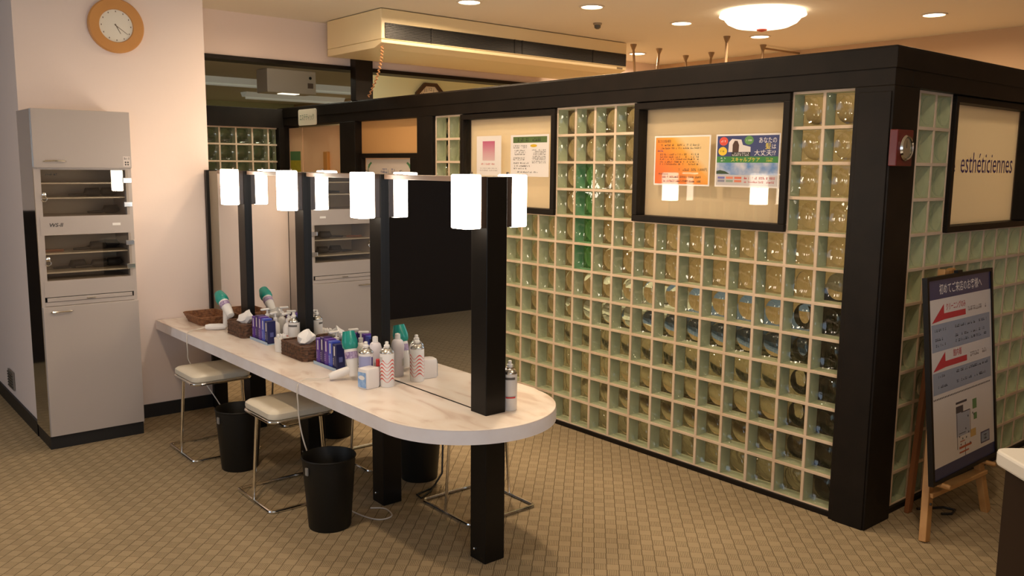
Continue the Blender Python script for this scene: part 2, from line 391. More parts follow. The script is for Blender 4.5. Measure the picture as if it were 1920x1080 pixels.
# ---------------------------------------------------------------- glass block
def block_mesh(w_, h_, mats=None):
    mb = MB(); n = 24; hw, hh = w_/2, h_/2
    def sq(a, f=1.0):
        c, s_ = math.cos(a), math.sin(a); k = 1/max(abs(c)/hw, abs(s_)/hh); return (c*k*f, s_*k*f)
    def pane(rings, z_first, flip, mis):
        vs = []; fs = []
        for kind, val, z in rings:
            for i in range(n):
                a = 2*math.pi*i/n + math.pi/4
                if kind == 's': x, y = sq(a, val)
                else: x, y = val*hw*math.cos(a), val*hh*math.sin(a)
                vs.append((x, y, z))
        L = len(rings)
        vs.append((0, 0, rings[-1][2] + (0 if not flip else 0)))
        for k in range(L-1):
            for i in range(n):
                j = (i+1) % n; fs.append((k*n+i, k*n+j, (k+1)*n+j, (k+1)*n+i))
        base = len(mb.v); mb.v += vs; 
        for q, f in enumerate(fs): mb.f.append(tuple(base+i for i in f)); mb.m.append(mis(q//n))
        for i in range(n):
            j = (i+1) % n; mb.f.append((base+(L-1)*n+i, base+(L-1)*n+j, base+L*n)); mb.m.append(mis(L))
    pane([('s', 1.0, -0.004), ('s', 0.94, 0.0), ('c', 0.92, 0.0), ('c', 0.89, 0.0022), ('c', 0.86, -0.0005)] + [('c', q, -0.0145*(1-(q/0.88)**2)) for q in (0.80, 0.70, 0.60, 0.48, 0.36, 0.22, 0.1)], 0, False, lambda q: 0)
    D = -0.080
    pane([('s', 0.99, D), ('s', 0.90, D), ('c', 0.88, D+0.001), ('c', 0.84, D+0.004)] + [('c', q, D+0.004+0.017*(1-(q/0.84)**2)) for q in (0.74, 0.62, 0.48, 0.32, 0.15)], 0, False, lambda q: 2 if q < 2 else 3)
    a, b = hw*0.995, hh*0.995
    vs = [(-a,-b,-0.003), (a,-b,-0.003), (a,b,-0.003), (-a,b,-0.003), (-a,-b,D), (a,-b,D), (a,b,D), (-a,b,D)]
    mb.add(vs, [(0,1,5,4), (1,2,6,5), (2,3,7,6), (3,0,4,7)], 1)
    # frosted rim around the rear pane, as cast glass has
    me = mb.mesh('glass_block', mats or [BFRONT, SLEEVE, BREAR, BLENS], True)
    return me
JW = 0.0075
def block_panel(parent, cells, mat_of, cell_w, cell_h, me, origin_uv):
    """cells: set of (j,k); mat_of(u,v) -> matrix on the wall face; u to the right, v up"""
    for j, k in sorted(cells):
        u, v = origin_uv(j, k)
        link('glass_block', me, parent, 0, mat_of(u, v))
def mortar_mesh(cells, lines_u, lines_v, emit):
    pass

P = 0.16; TOP = 1.945
bm_main = block_mesh(P-2*JW, P-2*JW)
# ---- partition (long wall), faces -X, plane x = 0
part = MB()
part.box(-0.030, 0.125, -0.175, 5.75, TOP+0.004, 2.112)                     # beam
part.box(-0.036, -0.030, -0.18, 5.75, 2.02, 2.105)                           # beam board
part.box(-0.030, 0.195, -0.175, 0.002, 0, TOP+0.004)                         # corner post
part.box(-0.036, -0.030, -0.165, -0.02, 0, TOP-0.02)
part.box(-0.030, 0.125, 3.203, 3.40, 0, TOP+0.004)
part.box(-0.034, 0.125, 4.30, 4.55, 0, TOP+0.004)
part.box(-0.030, 0.125, 5.62, 5.75, 0, TOP+0.004)
part.box(-0.012, 0.10, 0.002, 3.203, 0, 0.026)
pt = struct('wall_partition', part, BLACKW, 'black timber framed glass block partition running behind the mirror counter', 'wall', 0.003)
cells = {(j, k) for j in range(20) for k in range(12)} - {(j, k) for j in range(2, 8) for k in range(4)} - {(j, k) for j in range(12, 18) for k in range(4)}
bm_green = block_mesh(P-2*JW, P-2*JW, [BFRONT, pm('green_sleeve', (0.36, 0.50, 0.35), 0.35, noise=(9, (0.14, 0.38, 0.20))), fresnel_glass('green_rear_glass', (0.06, 0.30, 0.14), 0.05, 1.5), fresnel_glass('green_lens_glass', (0.07, 0.30, 0.14), 0.04, 1.5, None, 1.35)])
for j, k in sorted(cells):
    link('glass_block', bm_green if j == 10 and 2 <= k <= 5 else bm_main, pt, 0, LONG(P*(j+0.5), TOP-P*(k+0.5), 0.002))
mo = MB()
def runs(flags):
    out = []; s = None
    for i, f in enumerate(list(flags)+[False]):
        if f and s is None: s = i
        if not f and s is not None: out.append((s, i)); s = None
    return out
for k in range(13):
    for a, b in runs([((j, k) in cells or (j, k-1) in cells) for j in range(20)]):
        mo.box(-0.001, 0.088, P*a, P*b, TOP-P*k-JW, TOP-P*k+JW)
for j in range(21):
    for a, b in runs([((j, k) in cells or (j-1, k) in cells) for k in range(12)]):
        mo.box(-0.0004, 0.0875, P*j-JW, P*j+JW, TOP-P*b, TOP-P*a)
mo.build('mortar', MORTAR, pt, bev=0.0015)
# ---- side wall (right), faces -Y, plane y = -0.134
XR = 0.126; YR = -0.134
sidew = MB()
sidew.box(0.125, 2.9, -0.1752, -0.02, TOP+0.004, 2.112)
sidew.box(-0.036, 2.9, -0.181, -0.1752, 2.02, 2.105)
sidew.box(0.195, 2.9, -0.150, -0.04, 0, 0.026)
sidew.box(XR+P*17, 2.98, -0.172, -0.02, 0, 2.112)
sw = struct('wall_side', sidew, BLACKW, 'black framed glass block wall receding to the right behind the easel sign', 'wall', 0.003)
cellsR = {(j, k) for j in range(0, 17) for k in range(12)} - {(j, k) for j in range(3, 9) for k in range(4)}
for j, k in sorted(cellsR):
    if j == 0: continue
    link('glass_block', bm_main, sw, 0, FRONT(XR+P*(j+0.5), TOP-P*(k+0.5), YR+0.002))
bm_half = block_mesh(0.086-2*JW, P-2*JW)
for k in range(12): link('glass_block', bm_half, sw, 0, FRONT(0.2+0.043, TOP-P*(k+0.5), YR+0.002))
mo = MB()
for k in range(13):
    for a, b in runs([((j, k) in cellsR or (j, k-1) in cellsR) for j in range(17)]):
        mo.box(max(XR+P*a, 0.195), XR+P*b, YR-0.001, YR+0.088, TOP-P*k-JW, TOP-P*k+JW)
for j in range(1, 18):
    for a, b in runs([((j, k) in cellsR or (j-1, k) in cellsR) for k in range(12)]):
        mo.box(XR+P*j-JW, XR+P*j+JW, YR-0.0004, YR+0.0875, TOP-P*b, TOP-P*a)
mo.build('mortar', MORTAR, sw, bev=0.0015)
# ---- far glass block wall, faces -Y
farw = MB()
farw.box(-1.4, -0.03, 5.62, 5.75, 1.93, 2.10).box(-1.4, -0.07, 5.63, 5.72, 0, 0.02).box(-0.085, -0.030, 5.60, 5.74, 0, 1.93)
fw_ = struct('wall_far_blocks', farw, BLACKW, 'far black framed glass block wall glimpsed above the mirrors at left', 'wall', 0.002)
Q = 0.152; bm_far = block_mesh(Q-2*JW, Q-2*JW); bm_fh = block_mesh(0.084-2*JW, Q-2*JW)
for k in range(12):
    for j in range(8):
        link('glass_block', bm_far, fw_, 0, FRONT(-0.169-Q*(j+0.5), 1.925-Q*(k+0.5), 5.652))
    link('glass_block', bm_fh, fw_, 0, FRONT(-0.127, 1.925-Q*(k+0.5), 5.652))
mo = MB()
for k in range(13): mo.box(-1.4, -0.085, 5.649, 5.738, 1.925-Q*k-JW, 1.925-Q*k+JW)
for j in range(9): mo.box(-0.169-Q*j-JW, -0.169-Q*j+JW, 5.6496, 5.7375, 1.925-Q*12, 1.925)
mo.build('mortar', MORTAR, fw_, bev=0.0015)

# ---------------------------------------------------------------- windows
def window(name, label, face, a0, a1, z0, z1, fr, depth_in, name_blind):
    """face 'L': plane x=0 (a is y); 'R': plane y=YR (a is x)"""
    o = thing(name, (0, 0, 0), label, 'window', None, 'structure')
    def B(mb, a, b, c, d, n0, n1):     # a..b along, c..d height, n0..n1 outward(+)->inward
        if face == 'L': mb.box(n0, n1, a, b, c, d)
        else: mb.box(a, b, YR+n0, YR+n1, c, d)
        return mb
    f = MB()
    B(f, a0, a1, z1-fr, z1, -0.022, 0.09); B(f, a0, a1, z0, z0+fr, -0.022, 0.09)
    B(f, a0, a0+fr, z0+fr, z1-fr, -0.022, 0.09); B(f, a1-fr, a1, z0+fr, z1-fr, -0.022, 0.09)
    f.build('window_frame', BLACKW, o, bev=0.003)
    B(MB(), a0+fr, a1-fr, z0+fr, z1-fr, 0.012, 0.016).build('window_pane', PANE, o)
    B(MB(), a0+fr-0.01, a1-fr+0.01, z0+fr-0.01, z1-fr+0.01, depth_in, depth_in+0.004).build('roller_blind', BLIND, o)
    return o
window('window_1', 'black framed booth window holding the pink and green notices', 'L', 12*P, 18*P, TOP-4*P, TOP, 0.035, 0.050, 0)
window('window_2', 'wide black framed booth window with the orange and blue posters', 'L', 2*P, 8*P, TOP-4*P, TOP, 0.035, 0.050, 0)
w3 = window('window_3', 'black framed window on the right wall lettered in purple', 'R', XR+3*P, XR+9*P, TOP-4*P, TOP, 0.03, 0.050, 0)
lt = MB(); text_into(lt, 'e', 0.655, 1.590, 0.048, 0.062); text_into(lt, 'esth\u00e9ticiennes', 0.774, 1.588, 0.100, 0.622)
PURI = pm('purple_ink', (0.055, 0.025, 0.16), 0.5)
lt.build('window_lettering', PURI, w3, mat=FRONT(0, 0, YR+0.0115))

# ---------------------------------------------------------------- doors and panels in the partition
d1 = thing('door_1', (0.03, 5.08, 0), 'peach sliding door under the white sign at the far end', 'door', None, 'structure')
MB().box(0, 0.03, -0.53, 0.27, 0.01, 1.93).build('door_panel', DOORP, d1, bev=0.002)
MB().box(-0.006, 0.03, 0.275, 0.54, 0.01, 1.93).build('side_panel', DOORP, d1, bev=0.002)
MB().box(-0.03, 0.0, -0.235, -0.165, 1.15, 1.71).build('door_handle', pm('honey_wood', (0.55, 0.25, 0.05), 0.4), d1, bev=0.004)
d2 = thing('window_4', (0.03, 3.85, 0), 'orange blanked panel framed in black beside the far door', 'panel', None, 'structure')
MB().box(0, 0.03, -0.45, 0.45, 1.69, 1.948).build('orange_panel', DOORO, d2, bev=0.002)
fr = MB().box(-0.03, 0.03, -0.45, 0.45, 1.655, 1.69).box(-0.03, 0.03, -0.45, -0.31, 0, 1.655).box(-0.03, 0.03, 0.40, 0.45, 0, 1.655)
fr.build('panel_frame', BLACKW, d2, bev=0.003)
MB().box(0.005, 0.03, -0.31, 0.40, 0, 1.655).build('lower_panel', DOORP, d2)
# tall post carrying the soffit
struct('trim_post', MB().box(-0.034, 0.125, 4.27, 4.355, 2.113, 2.66), BLACKW, 'tall black post between the partition beam and the soffit', 'post', 0.003)

# ================================================================== MIRROR COUNTER
CT = 0.62; XC = -1.505
van = thing('mirror_counter', (XC, 2.0, 0), 'long marble look vanity counter with black posts and standing mirrors', 'counter')
pts = [(-0.385, 3.553-2.0), (-0.385, 0.838-2.0)]
for i in range(1, 32):
    a = math.pi + math.pi*i/32; pts.append((0.385*math.cos(a), 0.838-2.0+0.39*math.sin(a)))
pts += [(0.395, 0.838-2.0), (0.395, 3.553-2.0)]
wt = MB().prism(pts, CT-0.058, CT).build('worktop', MARBLE, van, bev=0.002)
eb = MB(); ep = [(x*1.0035, y-0.0014*(y < -1.1)) for x, y in pts]; vs = []
for x, y in ep: vs += [(x, y, CT-0.057), (x, y, CT-0.003)]
eb.add(vs, [(2*i, 2*i+2, 2*i+3, 2*i+1) for i in range(len(ep)-1)]); eb.build('edge_band', pm('edge_laminate', (0.95, 0.92, 0.94), 0.35, noise=(9, (0.89, 0.84, 0.84))), wt, True)
POST_Y = [0.67, 1.447, 2.213, 2.97]
for y in POST_Y:
    b = MB().box(-0.05, 0.05, y-0.05-2, y+0.05-2, 0.0, 1.557).build('post', BLACKP, van, bev=0.003)
    MB().lathe([(0.006, 0), (0.006, 0.004), (0.003, 0.006)], 10, Matrix.Translation((-0.05, y-2.0+0.02, 0.045)) @ Matrix.Rotation(R(-90), 4, 'Y')).build('bolt', CHROME, b, True)
spans = [(POST_Y[0]+0.05, POST_Y[1]-0.05), (POST_Y[1]+0.05, POST_Y[2]-0.05), (POST_Y[2]+0.05, POST_Y[3]-0.05), (POST_Y[3]+0.05, 3.38)]
RAIL = pm('mirror_rail', (0.22, 0.15, 0.11), 0.3)
for a, b in spans:
    mp_ = MB().box(-0.027, 0.027, a-2, b-2, CT+0.001, 1.535).build('mirror_panel', MIRROR, van)
    MB().box(-0.030, 0.030, a-2, b-2, 1.535, 1.556).build('top_rail', RAIL, mp_, bev=0.002)
    MB().box(-0.0285, 0.0285, a-2, b-2, CT+0.0005, CT+0.004).build('bottom_strip', BLACKP, mp_)
MB().box(-0.027, 0.022, 3.38-2, 3.52-2, CT, 1.55).build('filler_panel', GREYT, van)
MB().box(-0.045, 0.045, 3.52-2, 3.552-2, 0, 1.556).build('wall_post', BLACKP, van)

# lamps on both faces of every post
def make_lamp(y, side, label):
    x = XC + side*0.05
    t = thing('mirror_lamp', (x, y, 1.362), label, 'lamp', 'box lamps on the mirror posts')
    s = side
    def bx(x0, x1, *r): return MB().box(min(s*x0, s*x1), max(s*x0, s*x1), *r)
    bx(0.0, 0.027, -0.047, 0.047, 0, 0.196).build('lamp_base', pm('lamp_bronze', (0.045, 0.028, 0.02), 0.35), t, bev=0.002)
    bx(0.027, 0.102, -0.05, 0.047, -0.002, 0.203).build('lamp_shade', LAMPG, t, bev=0.006)
    bx(0.035, 0.045, -0.005, 0.0, 0.203, 0.213).build('finial', CHROME, t)
names = ['nearest the camera', 'second from the camera', 'third from the camera', 'farthest from the camera']
for i, y in enumerate(POST_Y):
    make_lamp(y, -1, 'glowing white box lamp on the left face of the mirror post %s' % names[i])
    make_lamp(y, 1, 'glowing white box lamp on the right face of the mirror post %s' % names[i])

# ================================================================== CABINET
cb = thing('cabinet', (-2.335, 3.24, 0), 'tall grey tool cabinet with two glass fronted shelves against the white wall', 'cabinet')
W2 = 0.25; DP = 0.322
def C(*a): return MB().box(*a)
C(-W2, W2, 0.004, DP, 0, 0.075).build('plinth', SKIRT, cb)
body = MB(); body.box(-W2+0.001, -W2+0.018, 0, DP, 0.075, 1.875).box(W2-0.018, W2, 0, DP, 0.075, 1.875).box(-W2, W2, DP-0.01, DP, 0.075, 1.875)
body.box(-W2+0.018, W2-0.018, 0.0, DP-0.01, 1.858, 1.875)
for z0, z1 in ((1.556, 1.572), (1.20, 1.302), (0.86, 0.949), (0.81, 0.832)): body.box(-W2+0.0182, W2-0.0182, -0.0015, DP-0.0105, z0, z1)
body.box(-W2+0.018, -W2+0.035, 0, 0.03, 0.86, 1.556).box(W2-0.032, W2-0.018, 0, 0.03, 0.86, 1.556)
bo = body.build('carcass', CABM, cb)
C(-W2-0.002, -W2+0.001, 0.0, DP, 0.075, 1.876).build('steel_side', STEEL, cb)
C(-W2+0.02, W2-0.02, DP-0.014, DP-0.011, 0.95, 1.556).build('back_lining', CABIN, cb)
def handle(parent, x0, x1, z, y=-0.018):
    MB().tube([(x0, y+0.016, z), (x0+0.01, y, z+0.002), ((x0+x1)/2, y-0.006, z+0.004), (x1-0.01, y, z+0.002), (x1, y+0.016, z)], 0.005, 8).build('handle', CHROME, parent, True)
ud = C(-W2+0.002, W2, -0.018, 0.0, 1.566, 1.878).build('upper_door', CABM, cb, bev=0.002); handle(ud, -0.205, -0.09, 1.60, -0.034)
st = MB(); rect(st, 0.205, 0.243, 1.575, 1.632); so = st.build('sticker', pm('sticker', (0.62, 0.56, 0.52), 0.5), ud, mat=FRONT(0, 0, -0.0185))
st = MB()
for a in range(4): ell(st, 0.224+0.009*math.cos(a*1.571+.785), 1.592+0.009*math.sin(a*1.571+.785), 0.0045, 0.0045, 0.0004)
dashes(st, 0.21, 0.24, 1.615, 0.012, 0.0004); st.build('sticker_print', BLACKI, ud, mat=FRONT(0, 0, -0.0187))
ld = C(-W2+0.002, W2, -0.018, 0.0, 0.078, 0.808).build('lower_door', CABM, cb, bev=0.002); handle(ld, -0.215, -0.10, 0.778, -0.034)
dr = C(-0.222, 0.222, -0.006, 0.0, 0.834, 0.856).build('drawer', CABM, cb, bev=0.002)
dl = MB().box(-0.224, 0.224, -0.0012, 0.0, 0.8305, 0.8335).box(-0.224, 0.224, -0.0012, 0, 0.8565, 0.859); dl.build('drawer_gap', BLACKI, dr)
MB().box(-0.024, 0.024, -0.014, -0.006, 0.840, 0.848).build('drawer_pull', CHROME, dr, bev=0.003)
mt = MB(); text_into(mt, 'WS-II', -0.187, 1.245, 0.021, 0.068, 0.0006, 0, 0.2, 0.012); mt.build('cabinet_lettering', BLACKI, cb, mat=FRONT(0, 0, -0.0022))
MB().box(0.135, 0.178, -0.003, -0.0015, 1.244, 1.258).build('name_plate', WHITE, cb)
for z in (1.481, 1.400, 1.095, 0.990):
    C(-W2+0.019, W2-0.019, 0.03, DP-0.015, z-0.0035, z+0.0035).build('shelf', pm('shelf_glass', (0.62, 0.56, 0.46), 0.2), cb)
for z0, z1, hz, lz in ((1.302, 1.556, (1.497, 1.361), 1.402), (0.949, 1.200, (1.143, 1.007), 1.051)):
    g = MB().box(-2*W2+0.04, 0, -0.004, 0.0, z0+0.002, z1-0.002).build('glass_door', CABGL, cb, mat=Matrix.Translation((W2-0.02, 0.0, 0)) @ Matrix.Rotation(R(-1.7), 4, 'Z'))
    for h_ in hz:
        MB().box(-0.028, 0.016, -0.010, -0.0045, h_-0.014, h_+0.014).build('hinge', CHROME, g, bev=0.002)
    lk = MB(); lk.lathe([(0.012, 0), (0.012, 0.012), (0.008, 0.014)], 16, Matrix.Translation((-2*W2+0.065, -0.0045, lz+0.018)) @ Matrix.Rotation(R(90), 4, 'X'))
    ring = [(-2*W2+0.065+0.014*math.cos(a*math.pi/8), -0.013, lz-0.004+0.014*math.sin(a*math.pi/8)) for a in range(16)]
    lk.tube(ring, 0.0025, 6, True); lk.build('lock', CHROME, g, True)
ct = MB(); dashes(ct, -0.195, -0.135, 1.525, 0.012, 0.0004); ct.build('maker_mark', BLACKI, cb, mat=FRONT(0, 0, -0.0045))
# brushes lying on the cabinet shelves
BRUSH = pm('black_bristle', (0.02, 0.018, 0.016), 0.6)
def brush(x, y, z, rz, label, tone=BRUSH, L=0.17):
    t = thing('hair_brush', (x, y, z), label, 'brush', 'brushes on the cabinet shelves', rz=rz)
    MB().tube([(-L/2, 0, 0.010), (-L*0.1, 0, 0.011), (0, 0, 0.012)], [0.006, 0.008, 0.007], 8).build('brush_handle', tone, t, True)
    MB().tube([(0, 0, 0.013), (L*0.08, 0, 0.025), (L*0.45, 0, 0.026), (L*0.5, 0, 0.013)], [0.008, 0.024, 0.025, 0.012], 10).build('brush_head', tone, t, True)
shelf_items = [(-2.30, 3.40, 1.404, 0.2, 'black brush in the middle of the upper cabinet window, middle shelf'),
    (-2.205, 3.44, 1.404, -0.1, 'black brush on the right of the upper cabinet window, middle shelf'),
    (-2.20, 3.42, 1.303, 0.1, 'black brush on the floor of the upper cabinet window'),
    (-2.30, 3.36, 1.099, 0.1, 'black brush centred on the upper shelf of the lower cabinet window'),
    (-2.205, 3.45, 1.099, -0.05, 'black brush at the right end of the upper shelf, lower cabinet window'),
    (-2.40, 3.40, 0.994, 0.1, 'leftmost black brush on the lower shelf of the lower cabinet window'),
    (-2.29, 3.38, 0.994, 0.05, 'middle black brush on the lower shelf of the lower cabinet window'),
    (-2.20, 3.42, 0.994, -0.1, 'rightmost black brush on the lower shelf of the lower cabinet window')]
for a in shelf_items: brush(*a)
cbm = thing('comb', (-2.49, 3.38, 1.0985), 'brown comb at the left on the lower cabinet window shelf', 'comb')
MB().box(-0.06, 0.06, -0.004, 0.004, 0.0, 0.012).build('comb_back', pm('amber_plastic', (0.30, 0.11, 0.04), 0.4), cbm, bev=0.002)
tt = MB()
for k in range(18): tt.box(-0.058+k*0.0066, -0.055+k*0.0066, -0.028, -0.003, 0.0, 0.003)
tt.build('comb_teeth', pm('amber_plastic', (0.30, 0.11, 0.04)), cbm)
nb = MB(); nb.tube([(-2.075, 3.50, 0.30), (-2.07, 3.52, 0.15), (-2.045, 3.50, 0.03), (-2.02, 3.46, 0.004), (-2.05, 3.41, 0.004), (-2.078, 3.42, 0.004)], 0.003, 6)
nb.build('power_cord', CORDM, None, True); tag(bpy.data.objects['power_cord'], 'thin white power cord trailing beside the grey cabinet foot', 'cord')

# ================================================================== WALL CLOCK
ck = thing('wall_clock', (-2.037, 3.565, 2.394), 'round orange wood wall clock high on the white wall', 'clock')
RX = Matrix.Rotation(R(90), 4, 'X')
MB().lathe([(0.156, 0.0), (0.157, 0.018), (0.150, 0.026), (0.097, 0.024), (0.093, 0.014), (0.093, 0.0)], 48, RX, cap=False).build('clock_rim', ORANGEW, ck, True)
MB().lathe([(0.094, 0.0), (0.094, 0.014), (0.0005, 0.0142)], 48, RX).build('clock_dial', CLOCKF, ck)
def hand(name, ang, L, w_):
    m = MB(); c, s_ = math.cos(ang), math.sin(ang)
    q = [(-0.012*c+w_*s_, -0.012*s_-w_*c), (L*c+w_*.5*s_, L*s_-w_*.5*c), (L*c-w_*.5*s_, L*s_+w_*.5*c), (-0.012*c-w_*s_, -0.012*s_+w_*c)]
    m.prism(q, 0.0155, 0.0165, 0, FRONT(0, 0, 0)); return m.build(name, pm('clock_hand', (0.16, 0.12, 0.08), 0.4), ck)
hand('hour_hand', R(-62), 0.05, 0.0025); hand('minute_hand', R(-35), 0.078, 0.0018)
tk = MB()
for i in range(12):
    a = R(30*i); rect(tk, 0.082*math.cos(a)-0.0025, 0.082*math.cos(a)+0.0025, 0.082*math.sin(a)-0.004, 0.082*math.sin(a)+0.004, 0.0148)
tk.build('hour_marks', pm('clock_hand', (0.16, 0.12, 0.08)), ck, mat=FRONT(0, 0, 0))
ck.rotation_euler = (0, 0, 0)

# ================================================================== STOOLS AND BINS
def rounded(hx, hy, r, n=6, z=0.0):
    o = []
    for cx, cy, a0 in ((hx-r, hy-r, 0), (-hx+r, hy-r, 90), (-hx+r, -hy+r, 180), (hx-r, -hy+r, 270)):
        for i in range(n+1): a = R(a0+90*i/n); o.append((cx+r*math.cos(a), cy+r*math.sin(a), z))
    return o
def make_stool(loc, label):
    t = thing('stool', loc, label, 'stool', 'cream stools along the mirror counter')
    prof = [(0.93, 0.424), (0.985, 0.430), (1.0, 0.442), (0.99, 0.456), (0.93, 0.465), (0.6, 0.468), (0.2, 0.469)]
    mb = MB(); n = None; vs = []; fs = []
    for f, z in prof:
        ring = rounded(0.165*f, 0.165*f, 0.045*f, 6, z); n = len(ring); vs += ring
    for k in range(len(prof)-1):
        for i in range(n): j = (i+1) % n; fs.append((k*n+i, k*n+j, (k+1)*n+j, (k+1)*n+i))
    fs.append(tuple(range(n-1, -1, -1))); fs.append(tuple((len(prof)-1)*n+i for i in range(n)))
    mb.add(vs, fs); mb.build('seat', VINYL, t, True)
    MB().tube(rounded(0.163, 0.163, 0.045, 6, 0.418), 0.0075, 8, True).build('seat_frame', CHROME, t, True)
    MB().tube(rounded(0.19, 0.192, 0.022, 5, 0.008), 0.0078, 8, True).build('base_frame', CHROME, t, True)
    for s in (-1, 1):
        MB().tube([(s*0.19, 0, 0.012), (s*0.163, 0, 0.416)], 0.008, 10).build('leg', CHROME, t, True)
    return t
s0 = make_stool((-1.852, 2.727, 0), 'cream vinyl stool with chrome sled base nearest the white wall')
dup(s0, (-1.822, 1.825, 0), 'cream vinyl stool with chrome sled base between the two front black bins')
dup(s0, (-1.19, 1.14, 0), 'chrome based stool behind the rounded end of the counter')
dup(s0, (-1.19, 2.02, 0), 'chrome based stool on the far side behind the third post')
dup(s0, (-1.19, 3.02, 0), 'chrome based stool on the far side nearest the white wall')
def make_bin(loc, label):
    t = thing('waste_bin', loc, label, 'bin', 'black bins under the counter')
    prof = [(0.0915, 0.0), (0.0935, 0.004), (0.117, 0.318), (0.121, 0.322), (0.118, 0.327), (0.114, 0.322), (0.090, 0.012), (0.02, 0.010)]
    mb = MB().lathe(prof, 40); mb.build('bin_body', BINP, t, True)
    MB().box(-0.122, -0.116, -0.008, 0.008, 0.262, 0.295).build('bin_tag', pm('grey_tag', (0.25, 0.24, 0.22), 0.4), t)
    t.rotation_euler = (0, 0, R(10)); return t
b0 = make_bin((-1.855, 1.362, 0), 'black round waste bin with a grey tag in front of the middle post')
dup(b0, (-1.868, 2.335, 0), 'black round waste bin between the two cream stools')
dup(b0, (-1.205, 1.62, 0), 'black waste bin behind the post, near the end of the counter')
dup(b0, (-1.20, 2.52, 0), 'black waste bin on the far side under the counter')

# ================================================================== CEILING THINGS
def downlight(x, y, label, watt=None):
    t = thing('downlight', (x, y, CZ), label, 'downlight', 'round ceiling downlights')
    MB().lathe([(0.088, 0.0), (0.088, -0.006), (0.074, -0.008), (0.072, -0.002)], 32, None, 0, False).build('trim_ring', pm('downlight_ring', (0.70, 0.62, 0.50), 0.4), t, True)
    MB().lathe([(0.073, -0.004), (0.0005, -0.0045)], 32, None, 0, False).build('lens', LAMPC, t)
    l = light('downlight_bulb', 'AREA', (0, 0, -0.02), watt or DOWN_W, WARM, 0.14, None, R(172)); l.parent = t
downs = [(0.046, 2.867, 'bright downlight nearest the air conditioner left end'), (0.775, 2.427, 'bright downlight above the air conditioner middle'),
    (1.761, 2.445, 'bright downlight between the detector and the dome lamp'), (2.769, 0.989, 'bright downlight at the far right above the corner post', 13),
    (2.761, 2.429, 'bright downlight just below the glass dome lamp', 18), (2.845, 3.874, 'small bright downlight at the right end of the air conditioner'),
    (-2.6, 0.9, 'downlight over the open floor left of the counter', 14), (-4.3, 2.6, 'added unseen downlight brightening the open floor at the far left', 9), (-1.0, -0.9, 'downlight over the floor in front of the corner post', 11), (-0.75, 1.2, 'downlight between counter end and booth', 15),  # far left one is added to brighten the mirrored floor
    (-2.6, -2.4, 'downlight above the viewer', 10), (1.3, 0.4, 'added unseen downlight inside the booth brightening the lettered window', 15), (-0.75, 3.0, 'downlight over the far side of the counter', 9)]  # booth one is added out of view to brighten the lettered window
for a in downs: downlight(*a)
ch = thing('dome_lamp', (1.80, 1.75, CZ), 'glowing glass dome ceiling lamp with red finial', 'lamp')
MB().lathe([(0.29, 0.0), (0.30, -0.03), (0.265, -0.04), (0.26, -0.055), (0.24, -0.078), (0.19, -0.102), (0.11, -0.116), (0.03, -0.121)], 48).build('glass_dome', CHAND, ch, True)
MB().lathe([(0.036, -0.121), (0.038, -0.128), (0.02, -0.135), (0.006, -0.139)], 20).build('finial', pm('red_finial', (0.55, 0.06, 0.04), 0.4), ch, True)
sd = thing('smoke_detector', (1.30, 2.89, CZ), 'small dark smoke detector on the ceiling between downlights', 'detector')
MB().lathe([(0.034, 0), (0.034, -0.012), (0.026, -0.016)], 20).build('detector_base', pm('detector_grey', (0.36, 0.28, 0.18), 0.5), sd, True)
MB().lathe([(0.026, -0.016), (0.024, -0.036), (0.012, -0.045)], 20).build('detector_head', pm('detector_dark', (0.10, 0.085, 0.06), 0.4), sd, True)
# thin hangers behind the partition beam
HANG = pm('hanger_metal', (0.30, 0.20, 0.11), 0.4, 0.4)
hang = [(2.356, 3.479, 0.05, 0.0), (2.735, 3.504, -0.10, -0.05), (3.304, 3.651, 0.06, 0.0), (3.29, 3.331, -0.06, 0.0), (2.563, 2.617, 0.0, 0.0), (3.21, 2.702, 0.0, 0.0)]
hl = ['leftmost thin rod hanging by the small downlight', 'slanted thin rod second from the air conditioner', 'short thin rod leaning right, third from the air conditioner', 'short thin rod leaning left, fourth from the air conditioner', 'straight thin rod hanging left of the dome lamp', 'thin rod hanging below the dome lamp']
for (x, y, dx, dy), lb in zip(hang, hl):
    t = thing('hanger_rod', (x, y, CZ), lb, 'rod', 'thin rods hanging from the ceiling')
    MB().lathe([(0.030, 0), (0.028, -0.01), (0.012, -0.05)], 14).build('rod_cap', HANG, t, True)
    MB().tube([(0, 0, -0.04), (dx, dy, -0.42)], 0.011, 8).build('rod', HANG, t, True)
rl = MB().tube([(3.21, 2.702, CZ-0.03), (3.74, 2.67, CZ-0.03)], 0.009, 8).build('ceiling_rail', HANG, None, True)
tag(rl, 'thin rail under the ceiling running right from the rod below the dome lamp', 'rail')

# ---- air conditioner
ac = thing('air_conditioner', (-0.29, 3.453, 2.43), 'long cream ceiling air conditioner with a black grille', 'air conditioner')
L_ = 2.53
MB().box(0, L_, 0.0, 0.80, 0.055, 0.265).build('housing', ACM, ac, bev=0.006)
MB().prism([(0.0, 0.053), (0.0, 0.03), (0.10, 0.0), (0.80, 0.0), (0.80, 0.053)], 0.0, L_, 0, Matrix(((0,0,1,0),(1,0,0,0),(0,1,0,0),(0,0,0,1)))).build('base_tray', ACM, ac, bev=0.003)
gr = MB().box(0.03, L_-0.01, -0.004, 0.004, 0.062, 0.168).build('grille', ACD, ac)
for k in range(9): MB().box(0.03, L_-0.01, -0.010, -0.004, 0.066+k*0.0112, 0.069+k*0.0112).build('louvre', ACFIN, gr)
for x in (0.42, 1.22, 1.30, 2.1): MB().box(x, x+0.012, -0.012, -0.004, 0.062, 0.168).build('grille_bar', ACD, gr)
